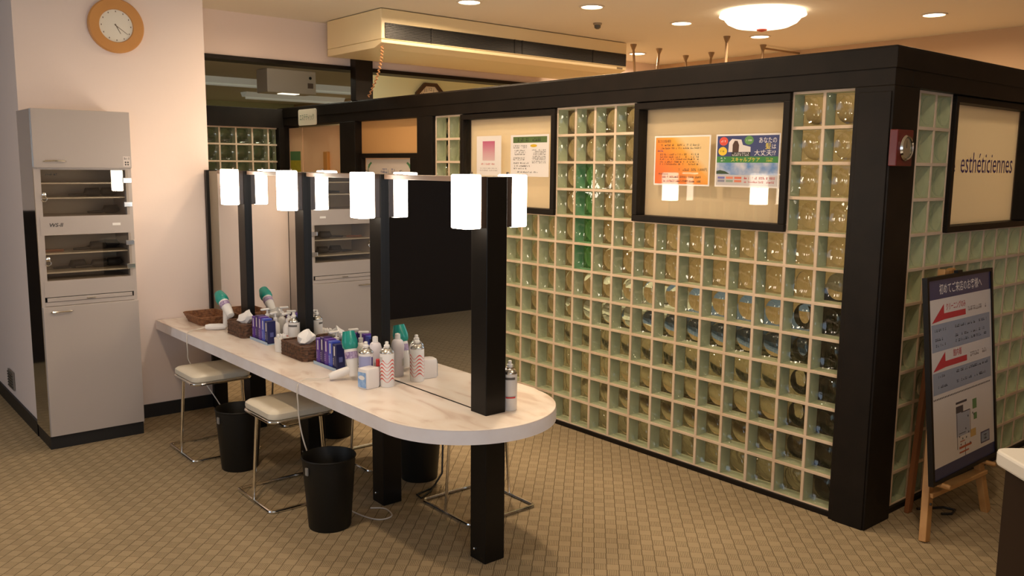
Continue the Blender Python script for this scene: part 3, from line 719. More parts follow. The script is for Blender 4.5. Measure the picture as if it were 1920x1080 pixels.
MB().box(L_-0.12, L_-0.05, -0.003, 0.003, 0.033, 0.048).build('badge', pm('ac_badge', (0.22, 0.16, 0.08), 0.4), ac)
cd = []
for i in range(70):
    q = i/69; cd.append((-0.262+0.009*math.cos(i*1.35)+0.235*q**2.2, 3.49+0.009*math.sin(i*1.35)+0.60*q**2.2, 2.44-0.31*q))
cdo = MB().tube(cd, 0.0045, 6).build('twisted_cord', pm('cord_tan_red', (0.55, 0.27, 0.12), 0.5), None, True)
tag(cdo, 'twisted tan cord hanging from the air conditioner corner to the beam', 'cord')

# ---- back office things seen over the partition
FILLTUBE = pm('fill_tube', (0.9, 0.9, 0.85), 0.4, emis=((1.0, 0.98, 0.84), 26.0))  # glows only in the added, unseen fixture that fills the back office
fx = [((1.0, 9.2), 0.95, 'left fluorescent fixture on the back office ceiling'), ((2.65, 9.25), 1.2, 'right fluorescent fixture behind the hanging white box'), ((2.77, 11.15), 1.7, 'long farthest fluorescent fixture in the back office'), ((0.15, 5.25), 1.2, 'added fluorescent fill fixture, unseen behind the soffit')]
for (x, y), w_, lb in fx:
    t = thing('fluorescent_fixture', (x, y, CZ), lb, 'light', 'fluorescent fixtures in the back office')
    MB().taper((-w_/2, w_/2, -0.06, 0.06), (-w_/2, w_/2, -0.12, 0.12), -0.07, 0.0).build('fixture_housing', FARFIX, t)
    l = light('fluorescent_glow', 'AREA', (0, 0, -0.12), 7, (1, 0.93, 0.70), w_*0.9, None, None, 0.1); l.parent = t
    MB().tube([(-w_/2+0.03, 0, -0.09), (w_/2-0.03, 0, -0.09)], 0.015, 8).build('tube', FILLTUBE if y < 6 else FARFIX, t, True)
hb = thing('heater_box', (1.07, 7.85, CZ), 'white box unit hanging from the back office ceiling', 'unit')
MB().box(-0.31, 0.31, -0.15, 0.15, -0.27, 0.0).build('unit_housing', pm('unit_white', (0.92, 0.82, 0.70), 0.5), hb, bev=0.01)
MB().box(0.20, 0.27, -0.155, -0.15, -0.20, -0.14).build('unit_label', pm('unit_label', (0.25, 0.18, 0.14), 0.5), hb)
MB().lathe([(0.018, 0), (0.018, 0.004)], 12, Matrix.Translation((0.235, -0.15, -0.08)) @ RX).build('unit_knob', BLACKI, hb)
MB().box(-0.12, 0.10, -0.13, 0.0, -0.278, -0.27).build('unit_lamp', pm('unit_lamp', (0.9, 0.85, 0.7), 0.4, emis=((1, 0.9, 0.7), 1.2)), hb)
# octagonal clock on the yellow wall
oc = thing('octagon_clock', (1.862, 6.0, 2.30), 'octagonal dark framed clock on the pale yellow wall', 'clock')
def octa(r): return [(r*math.cos(R(22.5+45*i)), r*math.sin(R(22.5+45*i))) for i in range(8)]
om = MB(); a, b = octa(0.205), octa(0.165)
for i in range(8):
    j = (i+1) % 8; om.prism([a[i], a[j], b[j], b[i]], 0.0, 0.035, 0, FRONT(0, 0, 0))
om.build('clock_frame', pm('dark_wood', (0.06, 0.03, 0.015), 0.4), oc)
MB().prism(octa(0.166), 0, 0.012, 0, FRONT(0, 0, 0)).build('clock_dial', CLOCKF, oc)
tm = MB()
for s_, an in (('12', 90), ('1', 60), ('11', 120), ('2', 30), ('10', 150)): text_into(tm, s_, 0.115*math.cos(R(an))-0.014, 0.125*math.sin(R(an))-0.018, 0.034, None, 0.013)
tm.build('clock_numerals', BLACKI, oc, mat=FRONT(0, 0, 0))
# treatment bed and sideboard inside the booth, seen through the glass blocks
tb = thing('treatment_bed', (1.15, 1.35, 0), 'white treatment bed with a blue blanket inside the glass block booth', 'bed')
MB().box(-0.34, 0.34, -0.95, 0.95, 0.46, 0.52).build('bed_frame', CHROME, tb, bev=0.005)
MB().box(-0.35, 0.35, -0.96, 0.96, 0.52, 0.64).build('mattress', pm('bed_white', (0.80, 0.78, 0.74), 0.6), tb, bev=0.03)
MB().box(-0.36, 0.36, -0.97, 0.35, 0.56, 0.655).build('blanket', pm('bed_blue', (0.12, 0.20, 0.42), 0.8), tb, bev=0.03)
MB().box(-0.24, 0.24, 0.60, 0.92, 0.64, 0.73).build('pillow', pm('bed_white', (0.80, 0.78, 0.74)), tb, bev=0.04)
for x in (-0.3, 0.3):
    for y in (-0.88, 0.88): MB().tube([(x, y, 0), (x, y, 0.47)], 0.018, 10).build('leg', CHROME, tb, True)
SBW = pm('sideboard_wood', (0.07, 0.045, 0.03), 0.45)
sbd = thing('sideboard', (0.60, 0.20, 0), 'dark brown sideboard inside the glass block booth', 'sideboard')
MB().box(-0.22, 0.22, -0.17, 0.17, 0.06, 0.98).build('sideboard_body', SBW, sbd, bev=0.004)
MB().box(-0.24, 0.24, -0.19, 0.19, 0.98, 1.01).build('sideboard_top', SBW, sbd, bev=0.004)
MB().box(-0.20, 0.20, -0.15, 0.15, 0, 0.06).build('plinth', SKIRT, sbd)

# ================================================================== SIGNS AND POSTERS
def sheet_thing(name, mat4, w_, h_, label, cat, sheet_mat=PAPER, th=0.0012):
    t = bpy.data.objects.new(name, None); COL.objects.link(t); t.matrix_world = mat4; t.empty_display_size = 0.05; tag(t, label, cat)
    MB().box(0, w_, 0, h_, -th, 0).build('sheet', sheet_mat, t); return t
GREENP = pm('green_print', (0.10, 0.17, 0.05), 0.4); YEL = pm('yellow_print', (0.75, 0.48, 0.02), 0.4)
PINKG = grad_mat('pink_gradient', [(0.0, (0.75, 0.55, 0.55)), (1.0, (0.55, 0.10, 0.22))], (0, 0, R(-90)))
# pink notice
t = sheet_thing('notice', LONG(2.730, 1.535, 0.0108), 0.262, 0.262, 'pale notice with a pink square in the left booth window', 'notice')
m = MB(); rect(m, 0.065, 0.195, 0.10, 0.228); m.build('pink_square', PINKG, t)
m = MB(); dashes(m, 0.05, 0.21, 0.072, 0.012); m.build('red_lettering', RED, t)
m = MB(); dashes(m, 0.04, 0.225, 0.046, 0.007); dashes(m, 0.035, 0.225, 0.032, 0.007); m.build('small_lettering', pm('grey_ink', (0.35, 0.30, 0.28), 0.5), t)
# green headed notice
t = sheet_thing('notice', LONG(2.370, 1.535, 0.0108), 0.368, 0.262, 'white notice with a green heading bar in the left booth window', 'notice')
m = MB(); rect(m, 0.025, 0.35, 0.212, 0.25); m.build('green_heading', GREENP, t)
m = MB(); dashes(m, 0.06, 0.30, 0.22, 0.022, 0.0009); m.build('heading_lettering', BLACKI, t)
m = MB(); ell(m, 0.225, 0.193, 0.032, 0.009); m.build('yellow_oval', YEL, t)
m = MB()
for v in (0.190, 0.178): dashes(m, 0.025, 0.16, v, 0.009)
for v in (0.160, 0.148, 0.136): dashes(m, 0.04, 0.145, v, 0.009)
for v in (0.113, 0.102): dashes(m, 0.025, 0.14, v, 0.009)
for v in (0.080, 0.062, 0.046): dashes(m, 0.03, 0.19, v, 0.010)
for v in (0.163, 0.154, 0.145, 0.136, 0.124, 0.114, 0.105, 0.093, 0.084): dashes(m, 0.21+0.02*random.random(), 0.34, v, 0.007)
dashes(m, 0.06, 0.27, 0.024, 0.010); m.build('lettering', BLACKI, t)
# orange poster
ORG = grad_mat('orange_gradient', [(0.2, (0.80, 0.15, 0.01)), (0.55, (0.84, 0.24, 0.015)), (0.85, (0.84, 0.38, 0.04)), (1.0, (0.80, 0.58, 0.28))], (0, 0, R(-38)))
t = sheet_thing('poster', LONG(1.154, 1.507, 0.0108), 0.370, 0.259, 'orange and yellow price poster in the right booth window', 'poster')
m = MB(); rect(m, 0.008, 0.362, 0.008, 0.251); m.build('orange_ground', ORG, t)
m = MB(); text_into(m, '\u6c17\u306b\u306a\u308b\u304a\u60a9\u307f\u89e3\u6c7a', 0.022, 0.223, 0.017, 0.09, 0.0009)
for v in (0.206, 0.190): dashes(m, 0.045, 0.31, v, 0.010, 0.0009)
for v in (0.158, 0.145, 0.133, 0.119, 0.107): dashes(m, 0.04, 0.30, v, 0.009, 0.0009, 0, 0.6)
dashes(m, 0.17, 0.24, 0.076, 0.013, 0.0009); text_into(m, '50%', 0.252, 0.076, 0.014, 0.032, 0.0009); text_into(m, '1,000\u5186', 0.297, 0.075, 0.016, 0.055, 0.0009)
dashes(m, 0.035, 0.10, 0.056, 0.009, 0.0009)
for v in (0.040, 0.018): dashes(m, 0.06, 0.32, v, 0.011, 0.0009)
m.build('lettering', BLACKI, t)
m = MB(); dashes(m, 0.02, 0.07, 0.176, 0.010, 0.0009); m.build('purple_lettering', PURI, t)
# blue hair care poster
NVP = pm('poster_navy', (0.035, 0.05, 0.17), 0.4, coat=0.6); SKY = pm('poster_sky', (0.12, 0.26, 0.55), 0.4, noise=(14, (0.62, 0.62, 0.66)), coat=0.6)
GBAND = pm('poster_green', (0.03, 0.22, 0.04), 0.4, coat=0.6); CLOUD = pm('poster_cloud', (0.75, 0.70, 0.68), 0.5); PGREY = pm('poster_grey', (0.55, 0.52, 0.52), 0.4, coat=0.6)
t = sheet_thing('poster', LONG(0.750, 1.507, 0.0108), 0.370, 0.259, 'blue sky hair care poster with a green band in the right booth window', 'poster')
m = MB(); rect(m, 0.008, 0.362, 0.150, 0.251); m.build('navy_ground', NVP, t)
m = MB(); rect(m, 0.008, 0.362, 0.060, 0.122); m.build('sky_picture', SKY, t)
m = MB(); poly(m, [(0.008, 0.064), (0.09, 0.064), (0.06, 0.078), (0.03, 0.083), (0.008, 0.078)], 0.0009); m.build('headland_picture', pm('poster_land', (0.03, 0.06, 0.02), 0.5), t)
m = MB(); rect(m, 0.008, 0.362, 0.008, 0.060); m.build('grey_ground', PGREY, t)
m = MB(); rect(m, 0.008, 0.362, 0.120, 0.150, 0.0006); m.build('green_band', GBAND, t)
m = MB(); poly(m, [(0.075, 0.172), (0.205, 0.172), (0.205, 0.196), (0.160, 0.206), (0.150, 0.232), (0.095, 0.236), (0.078, 0.220)]); m.build('pale_picture', CLOUD, t)
m = MB(); poly(m, [(0.100, 0.172), (0.136, 0.172), (0.138, 0.205), (0.128, 0.226), (0.112, 0.227), (0.100, 0.208)], 0.0009); m.build('brown_hair_picture', pm('poster_brown', (0.07, 0.03, 0.015), 0.5), t)
for nm, u, v, r, c in (('red_disc', 0.046, 0.225, 0.026, (0.70, 0.08, 0.04)), ('yellow_disc', 0.042, 0.176, 0.026, (0.80, 0.55, 0.03)), ('green_disc', 0.195, 0.228, 0.026, (0.12, 0.30, 0.08))):
    m = MB(); ell(m, u, v, r, r*0.82, 0.0010); o = m.build(nm, pm('poster_'+nm, c, 0.4), t)
m = MB(); dashes(m, 0.030, 0.064, 0.220, 0.010, 0.0013); dashes(m, 0.18, 0.212, 0.224, 0.008, 0.0013)
text_into(m, '\u3042\u306a\u305f\u306e', 0.252, 0.214, 0.027, 0.098, 0.0010); text_into(m, '\u306f', 0.325, 0.186, 0.022, 0.022, 0.0010)
text_into(m, '\u5927\u4e08\u592b!?', 0.228, 0.154, 0.028, 0.118, 0.0010)
for u in (0.03, ): dashes(m, u, 0.065, 0.138, 0.008, 0.0009); dashes(m, u, 0.062, 0.126, 0.008, 0.0009)
m.build('white_lettering', WHITE2, t)
m = MB(); text_into(m, '\u9aea', 0.288, 0.184, 0.030, 0.032, 0.0010); text_into(m, '\u30b9\u30ad\u30e3\u30eb\u30d7\u30b1\u30a2', 0.095, 0.124, 0.022, 0.165, 0.0009); dashes(m, 0.295, 0.335, 0.136, 0.009, 0.0009); dashes(m, 0.295, 0.335, 0.125, 0.009, 0.0009); m.build('yellow_lettering', pm('yellow_text', (0.85, 0.70, 0.08), 0.4), t)
m = MB(); rect(m, 0.095, 0.205, 0.150, 0.172, 0.0010); dashes(m, 0.028, 0.058, 0.172, 0.008, 0.0013); m.build('black_caption', BLACKI, t)
m = MB(); dashes(m, 0.10, 0.20, 0.163, 0.006, 0.0013); dashes(m, 0.10, 0.20, 0.153, 0.008, 0.0013); m.build('caption_lettering', WHITE2, t)
for i, (u, v, c) in enumerate([(0.018, 0.040, (0.15, 0.15, 0.42)), (0.068, 0.040, (0.7, 0.22, 0.12)), (0.118, 0.040, (0.68, 0.16, 0.08)), (0.018, 0.024, (0.22, 0.22, 0.3)), (0.068, 0.024, (0.25, 0.32, 0.25)), (0.118, 0.024, (0.7, 0.2, 0.1))]):
    m = MB(); rect(m, u, u+0.042, v, v+0.011, 0.0009); m.build('colour_button', pm('button_%d' % i, c, 0.4), t)
m = MB(); dashes(m, 0.175, 0.35, 0.040, 0.012, 0.0009); dashes(m, 0.175, 0.35, 0.022, 0.010, 0.0009); m.build('red_lettering', RED, t)
# white plaque on the beam
t = thing('room_sign', (-0.036, 5.11, 2.01), 'small white plaque lettered in green on the black beam', 'sign')
MB().prism([(q[0], q[1]) for q in rounded(0.165, 0.07, 0.02, 5)], 0, 0.012, 0, LONG(0, 0, 0)).build('plaque', pm('plaque', (0.84, 0.78, 0.62), 0.4), t)
m = MB(); text_into(m, '\u30a8\u30b9\u30c6\u30c6\u30a3\u30c3\u30af', -0.135, -0.028, 0.055, 0.27); m.build('lettering', pm('green_ink', (0.10, 0.20, 0.10), 0.5), t, mat=LONG(0, 0, -0.0125))
# yellow and green notice by the door
t = sheet_thing('notice', LONG(5.60, 1.42, 0.0225), 0.21, 0.297, 'yellow notice with a green top beside the far peach door', 'notice', pm('yellow_sheet', (0.50, 0.42, 0.03), 0.5, noise=(30, (0.40, 0.34, 0.03))))
m = MB(); rect(m, 0.0, 0.21, 0.215, 0.297); m.build('green_top', pm('green_sheet', (0.10, 0.22, 0.08), 0.5), t)
# framed notice with leaf corners
t = sheet_thing('notice', LONG(4.235, 1.30, 0.0335), 0.685, 0.345, 'pale notice board with green leaf corners behind the mirrors', 'notice', pm('pale_board', (0.74, 0.66, 0.58), 0.5))
m = MB()
for s in (0, 1):
    f = (lambda u: u) if s == 0 else (lambda u: 0.685-u)
    poly(m, [(f(0.03), 0.30), (f(0.07), 0.325), (f(0.09), 0.315), (f(0.06), 0.295), (f(0.04), 0.27)][::1 if s == 0 else -1])
    poly(m, [(f(0.02), 0.18), (f(0.026), 0.29), (f(0.036), 0.29), (f(0.028), 0.18)][::1 if s else -1])
m.build('leaf_corners', pm('leaf_green', (0.08, 0.25, 0.10), 0.5), t)
m = MB(); dashes(m, 0.22, 0.46, 0.235, 0.04); m.build('blue_lettering', pm('blue_grey_ink', (0.20, 0.22, 0.36), 0.5), t)
# red wood dial on the corner post
t = thing('wall_dial', (0.015, -0.178, 1.69), 'small red wood plaque with a round silver dial on the corner post', 'dial')
MB().box(-0.068, 0.068, -0.036, 0.0, -0.076, 0.076).build('plaque', REDWOOD, t, bev=0.004)
MB().lathe([(0.052, 0.036), (0.054, 0.042), (0.048, 0.050), (0.044, 0.046)], 32, RX, 0, False).build('bezel', CHROME, t, True)
MB().lathe([(0.046, 0.0362), (0.046, 0.042), (0.0005, 0.0421)], 32, RX).build('dial_face', pm('silver_face', (0.55, 0.52, 0.40), 0.25, 0.8), t)
m = MB(); poly(m, [(-0.002, 0), (0.002, 0), (0.001, 0.032), (-0.001, 0.032)], 0.0435); m.build('needle', BLACKI, t, mat=FRONT(0, 0, 0))

# ---- easel and information board
ea = thing('easel', (0.36, -0.36, 0), 'light wooden easel holding the information board', 'easel')
def bar(a, b, wx, wy):
    a, b = Vector(a), Vector(b); d = (b-a); L = d.length; z = d.normalized(); x = Vector((1, 0, 0)); x = (x - z*x.dot(z)).normalized(); y = z.cross(x)
    mt = Matrix((x, y, z)).transposed().to_4x4(); mt.translation = a
    return MB().box(-wx/2, wx/2, -wy/2, wy/2, 0, L, 0, mt)
bar((-0.284, -0.034, 0), (-0.03, 0.085, 1.16), 0.044, 0.032).build('front_leg', EASEL, ea, bev=0.003)
bar((0.288, -0.060, 0), (0.03, 0.085, 1.16), 0.044, 0.032).build('front_leg', EASEL, ea, bev=0.003)
bar((-0.02, 0.165, 0), (0.0, 0.115, 1.10), 0.04, 0.022).build('rear_leg', pm('easel_wood_red', (0.33, 0.13, 0.05), 0.5), ea, bev=0.003)
bar((-0.255, -0.020, 0.20), (0.262, -0.040, 0.20), 0.05, 0.02).build('cross_bar', EASEL, ea, bev=0.003)
for x in (-0.235, 0.235):
    MB().lathe([(0.011, 0), (0.011, 0.075), (0.008, 0.08)], 12, Matrix.Translation((x, -0.025, 0.252)) @ RX).build('peg', EASEL, ea, True)
MB().lathe([(0.006, 0), (0.006, 0.006)], 10, Matrix.Translation((-0.262, -0.0375, 0.165)) @ RX).build('bolt', BLACKI, ea)
vdir = Vector((0, 0.092, 0.866)).normalized()
bm4 = frame_mat((0.045, -0.425, 0.272), (1, 0.012, 0), vdir)
BW, BH = 0.665, 0.875
bd = bpy.data.objects.new('information_board', None); COL.objects.link(bd); bd.matrix_world = bm4; tag(bd, 'black framed information board with red arrows and a floor map on the easel', 'sign board')
MB().box(0, BW, 0, BH, -0.012, 0).build('board_panel', pm('board_paper', (0.76, 0.72, 0.70), 0.35, coat=0.4), bd)
f = MB().box(-0.008, 0.010, -0.008, BH+0.008, -0.016, 0.006).box(BW-0.010, BW+0.008, -0.008, BH+0.008, -0.016, 0.006).box(0.010, BW-0.010, -0.008, 0.008, -0.016, 0.006).box(0.010, BW-0.010, BH-0.008, BH+0.008, -0.016, 0.006)
f.build('board_frame', BLACKP, bd)
MB().box(BW*0.45, BW*0.52, BH+0.008, BH+0.02, -0.014, 0.004).build('clip', BLACKP, bd)
BN = pm('board_navy', (0.03, 0.04, 0.13), 0.35, coat=0.4); BGB = pm('board_greyblue', (0.30, 0.36, 0.47), 0.4, coat=0.4); BRED = pm('board_red', (0.55, 0.03, 0.05), 0.4)
for v0, v1 in ((0.785, 0.867), (0.008, 0.060)):
    m = MB(); rect(m, 0.01, BW-0.01, v0, v1); m.build('navy_band', BN, bd)
m = MB(); text_into(m, '\u521d\u3081\u3066\u3054\u6765\u5e97\u306e\u304a\u5ba2\u69d8\u3078', 0.115, 0.803, 0.046, 0.44, 0.0009, 0, 0, 0.006); m.build('title_lettering', WHITE2, bd)
for v, s_, ww in ((0.705, '\u30af\u30ea\u30fc\u30cb\u30f3\u30b0\u306e\u307f', 0.20), (0.497, '\u9928\u5185\u7740', 0.085)):
    m = MB(); poly(m, [(0.035, v-0.02), (0.155, v-0.012), (0.155, v+0.055)]); rect(m, 0.155, 0.375, v-0.012, v+0.014)
    m.build('red_arrow', BRED, bd)
    m = MB(); text_into(m, s_, 0.175 if ww > 0.1 else 0.235, v+0.024, 0.032, ww, 0.0009); m.build('red_lettering', BRED, bd)
    m = MB(); dashes(m, 0.40, 0.61, v, 0.022); m.build('side_lettering', pm('grey_ink', (0.35, 0.30, 0.28)), bd)
for v0, v1 in ((0.56, 0.678), (0.376, 0.47)):
    m = MB(); rect(m, 0.03, 0.635, v0, v1); m.build('grey_blue_box', BGB, bd)
m = MB()
for v in (0.645, 0.605, 0.58, 0.445, 0.40): dashes(m, 0.06, 0.17, v, 0.012, 0.0009, 0, 0.5); dashes(m, 0.26, 0.60, v, 0.013, 0.0009, 0, 0.55)
for k in range(38): rect(m, 0.03+k*0.0157, 0.038+k*0.0157, 0.352, 0.359)
m.build('small_lettering', BLACKI, bd)
m = MB(); rect(m, 0.245, 0.36, 0.302, 0.312); rect(m, 0.245, 0.32, 0.262, 0.292); 
for a in ((0.25, 0.255, 0.10, 0.26), (0.39, 0.394, 0.15, 0.26), (0.30, 0.39, 0.258, 0.262), (0.33, 0.336, 0.06, 0.12), (0.27, 0.34, 0.165, 0.168)): rect(m, *a)
for _ in range(10): u, v = random.uniform(0.25, 0.45), random.uniform(0.10, 0.25); ell(m, u, v, 0.005, 0.005, 0.0010, 0, 8)
m.build('map_lines', pm('map_dark', (0.07, 0.06, 0.07), 0.5), bd)
m = MB(); rect(m, 0.245, 0.385, 0.155, 0.262, 0.0004); m.build('map_blue_area', pm('map_blue', (0.40, 0.43, 0.52), 0.4), bd)
m = MB(); rect(m, 0.42, 0.465, 0.255, 0.30, 0.0004); rect(m, 0.43, 0.465, 0.205, 0.235, 0.0004); m.build('map_green_area', pm('map_green', (0.12, 0.26, 0.10), 0.4), bd)
m = MB(); rect(m, 0.39, 0.45, 0.13, 0.165, 0.0004); m.build('map_yellow_area', pm('map_yellow', (0.60, 0.40, 0.14), 0.4), bd)
m = MB()
for a in ((0.27, 0.40, 0.098, 0.108), (0.27, 0.37, 0.078, 0.085), (0.28, 0.33, 0.128, 0.132)): rect(m, *a, 0.0006)
m.build('map_red_area', pm('map_red', (0.45, 0.10, 0.04), 0.4), bd)
m = MB(); rect(m, 0.50, 0.60, 0.078, 0.132, 0.0006); m.build('logo_box', pm('logo_dark', (0.09, 0.08, 0.16), 0.4), bd)
m = MB(); rect(m, 0.507, 0.593, 0.084, 0.126, 0.0009); m.build('logo_ground', BGB, bd)
m = MB(); dashes(m, 0.512, 0.588, 0.092, 0.026, 0.0012); m.build('logo_lettering', BLACKI, bd)
lc = MB().tube([(0.40, -0.21, 0.007), (0.44, -0.23, 0.005), (0.52, -0.28, 0.006), (0.53, -0.33, 0.006), (0.47, -0.34, 0.006), (0.43, -0.31, 0.006)], 0.006, 6).build('black_cable', CORDB, None, True)
tag(lc, 'black cable loop on the carpet behind the easel', 'cable')

# ---- reception counter at the lower right
rc = thing('reception_counter', (-0.927, -0.998, 0), 'white topped dark brown reception counter at the lower right', 'counter', rz=R(-39.8))
pp = [(q[0]+0.6, q[1]-0.35) for q in rounded(0.6, 0.35, 0.04, 6)]
MB().prism(pp, 0.745, 0.79).build('counter_top', RECT, rc, bev=0.008)
MB().box(0.028, 1.17, -0.67, -0.03, 0, 0.745).build('counter_body', RECB, rc, bev=0.003)

# ================================================================== THINGS ON THE COUNTER
def T(x, y, z=CT, rz=0): return Matrix.Translation((x, y, z)) @ Matrix.Rotation(rz, 4, 'Z')
def spray_can(x, y, label, r=0.031, h=0.148, nozzle=WHITE, body=WHITE2, marks=None, rz=0):
    t = thing('spray_can', (x, y, CT+0.0005), label, 'spray can', 'spray cans on the counter', rz=rz)
    MB().lathe([(r*0.93, 0), (r, 0.004), (r, h-0.003), (r*0.97, h)], 32).build('can_body', body, t, True)
    MB().lathe([(r*0.98, h), (r*1.01, h+0.003), (r*0.97, h+0.007), (r*0.70, h+0.018), (r*0.55, h+0.021), (r*0.55, h+0.026), (r*0.42, h+0.028)], 32).build('can_shoulder', SILVER, t, True)
    MB().lathe([(r*0.40, h+0.027), (r*0.40, h+0.036), (r*0.25, h+0.040), (r*0.25, h+0.050), (r*0.18, h+0.052)], 20).build('nozzle', nozzle, t, True)
    if marks: marks(t, r, h)
    return t
def band(t, r, z0, z1, mat, name, a0=0, a1=360, n=40):
    vs = []; fs = []
    for i in range(n+1):
        a = R(a0+(a1-a0)*i/n); vs += [(r*math.cos(a), r*math.sin(a), z0), (r*math.cos(a), r*math.sin(a), z1)]
    fs = [(2*i, 2*i+2, 2*i+3, 2*i+1) for i in range(n)]
    MB().add(vs, fs).build(name, mat, t, True)
def waves(t, r, h):
    m = MB(); rr = r+0.0004
    for k in range(6):
        z = 0.030+k*0.0165; n = 60; vs = []
        for i in range(n+1):
            a = 2*math.pi*i/n; zz = z+0.0075*math.sin(a*4.0+0.6); th = 0.0042+0.0024*math.sin(a*4.0+0.6)
            vs += [(rr*math.cos(a), rr*math.sin(a), zz), (rr*math.cos(a), rr*math.sin(a), zz+th)]
        m.add(vs, [(2*i, 2*i+2, 2*i+3, 2*i+1) for i in range(n)])
    m.build('red_waves', pm('wave_red', (0.70, 0.10, 0.08), 0.4), t, True)
    band(t, rr, h-0.036, h-0.014, pm('pale_grey_print', (0.60, 0.58, 0.54), 0.4), 'grey_lettering', 120, 200)
def lilac(t, r, h):
    band(t, r+0.0004, 0.040, h-0.010, pm('lilac_print', (0.36, 0.38, 0.62), 0.4), 'lilac_label', 140, 280)
    band(t, r+0.0005, 0.045, h-0.014, pm('navy_print', (0.06, 0.06, 0.25), 0.4), 'navy_stripe', 284, 302)
    band(t, r+0.0005, 0.006, 0.028, pm('blue_print', (0.10, 0.20, 0.62), 0.4), 'blue_foot', 140, 280)
    band(t, r+0.0006, 0.032, 0.040, pm('pink_print', (0.65, 0.15, 0.35), 0.4), 'pink_stripe', 150, 215)
def redtext(t, r, h):
    band(t, r+0.0004, h-0.022, h-0.012, pm('grey_dark_print', (0.12, 0.11, 0.10), 0.4), 'dark_stripe', 180, 275)
    band(t, r+0.0004, 0.052, 0.058, RED, 'red_stripe', 200, 280)
    band(t, r+0.0005, 0.0595, 0.0605, pm('grey_dark_print', (0.12, 0.11, 0.10)), 'fine_stripe', 180, 290)
def pump_bottle(x, y, label, r=0.026, h=0.12, rz=0, red=False):
    t = thing('pump_bottle', (x, y, CT+0.0005), label, 'bottle', 'white pump bottles on the counter', rz=rz)
    MB().lathe([(r*0.9, 0), (r, 0.006), (r, h*0.8), (r*0.8, h*0.93), (r*0.45, h), (r*0.45, h+0.01)], 24).build('bottle_body', WHITE, t, True)
    p_ = MB(); p_.lathe([(r*0.5, h+0.010), (r*0.5, h+0.022), (r*0.2, h+0.024), (r*0.2, h+0.045)], 16); p_.build('pump_collar', WHITE, t, True)
    MB().box(-0.040, 0.012, -0.009, 0.009, h+0.045, h+0.056).build('pump_head', WHITE, t, bev=0.004)
    if red: band(t, r+0.0004, 0.03, 0.07, RED, 'red_label', 170, 230)
    return t
def round_bottle(x, y, label):
    t = thing('round_bottle', (x, y, CT+0.0005), label, 'bottle')
    MB().lathe([(0.026, 0), (0.028, 0.005), (0.027, 0.10), (0.031, 0.13), (0.031, 0.145), (0.024, 0.168), (0.014, 0.176)], 28).build('bottle_body', pm('pale_lilac_plastic', (0.74, 0.70, 0.74), 0.3), t, True)
    MB().lathe([(0.013, 0.176), (0.013, 0.192), (0.012, 0.200), (0.004, 0.203)], 18).build('bottle_cap', WHITE, t, True)
    band(t, 0.0285, 0.05, 0.085, pm('pale_grey_print', (0.60, 0.58, 0.54)), 'grey_label', 150, 260)
round_bottle(-1.592, 1.395, 'round shouldered white bottle behind the wave striped can')
spray_can(-1.667, 1.350, 'spray can with lilac and blue label beside the cotton pack', 0.033, 0.142, WHITE, WHITE2, lilac)
spray_can(-1.612, 1.262, 'white spray can striped with red waves', 0.032, 0.150, WHITE, WHITE2, waves)
spray_can(-1.418, 0.640, 'white spray can with red lettering behind the nearest post', 0.0305, 0.150, WHITE, pm('can_white', (0.72, 0.69, 0.66), 0.4), redtext)
spray_can(-1.598, 2.215, 'plain white spray can behind the second tissue basket', 0.031, 0.150, WHITE, pm('can_white', (0.72, 0.69, 0.66)), redtext)
pump_bottle(-1.592, 2.29, 'tall white pump bottle with red label beside the plain spray can', 0.030, 0.135, 0.3, True)
pump_bottle(-1.575, 2.60, 'white pump bottle behind the far purple packs, left', 0.024, 0.115, 0.2)
pump_bottle(-1.572, 2.50, 'white pump bottle behind the far purple packs, right', 0.024, 0.108, 0.5)
pump_bottle(-1.572, 1.80, 'white pump bottle behind the near purple packs, left', 0.024, 0.108, 0.2)
pump_bottle(-1.572, 1.70, 'white pump bottle behind the near purple packs, right', 0.024, 0.112, 0.6)
# red capped little bottle
t = thing('small_bottle', (-1.630, 1.308, CT+0.0005), 'tiny bottle with a red cap between the cans', 'bottle')
MB().lathe([(0.011, 0), (0.011, 0.075), (0.007, 0.085)], 16).build('bottle_body', WHITE, t, True); MB().lathe([(0.010, 0.085), (0.010, 0.115), (0.008, 0.117)], 16).build('bottle_cap', RED, t, True)
# cotton pack and cotton cup
t = thing('cotton_pack', (-1.688, 1.292, CT+0.0005), 'white cotton pack with a blue printed face at the counter edge', 'cotton pack', rz=R(12))
ring = []; vs = []; fs = []
prof = [(0.9, 0), (1.0, 0.006), (1.0, 0.078), (0.93, 0.088), (0.6, 0.092)]
for f_, z in prof: rr = rounded(0.040*f_, 0.034*f_, 0.014*f_, 5, z); n = len(rr); vs += rr
for k in range(len(prof)-1):
    for i in range(n): j = (i+1) % n; fs.append((k*n+i, k*n+j, (k+1)*n+j, (k+1)*n+i))
fs.append(tuple(range(n-1, -1, -1))); fs.append(tuple((len(prof)-1)*n+i for i in range(n)))
MB().add(vs, fs).build('pack_body', pm('cotton_plastic', (0.86, 0.82, 0.80), 0.35), t, True)
m = MB(); rect(m, -0.026, 0.026, 0.006, 0.074, 0.0); m.build('blue_print', pm('cotton_blue', (0.16, 0.34, 0.68), 0.35, noise=(40, (0.45, 0.62, 0.85))), t, mat=LONG(0, 0, -0.0406))
m = MB(); ell(m, -0.002, 0.050, 0.020, 0.010, 0.0003); m.build('white_oval', WHITE2, t, mat=LONG(0, 0, -0.0406))
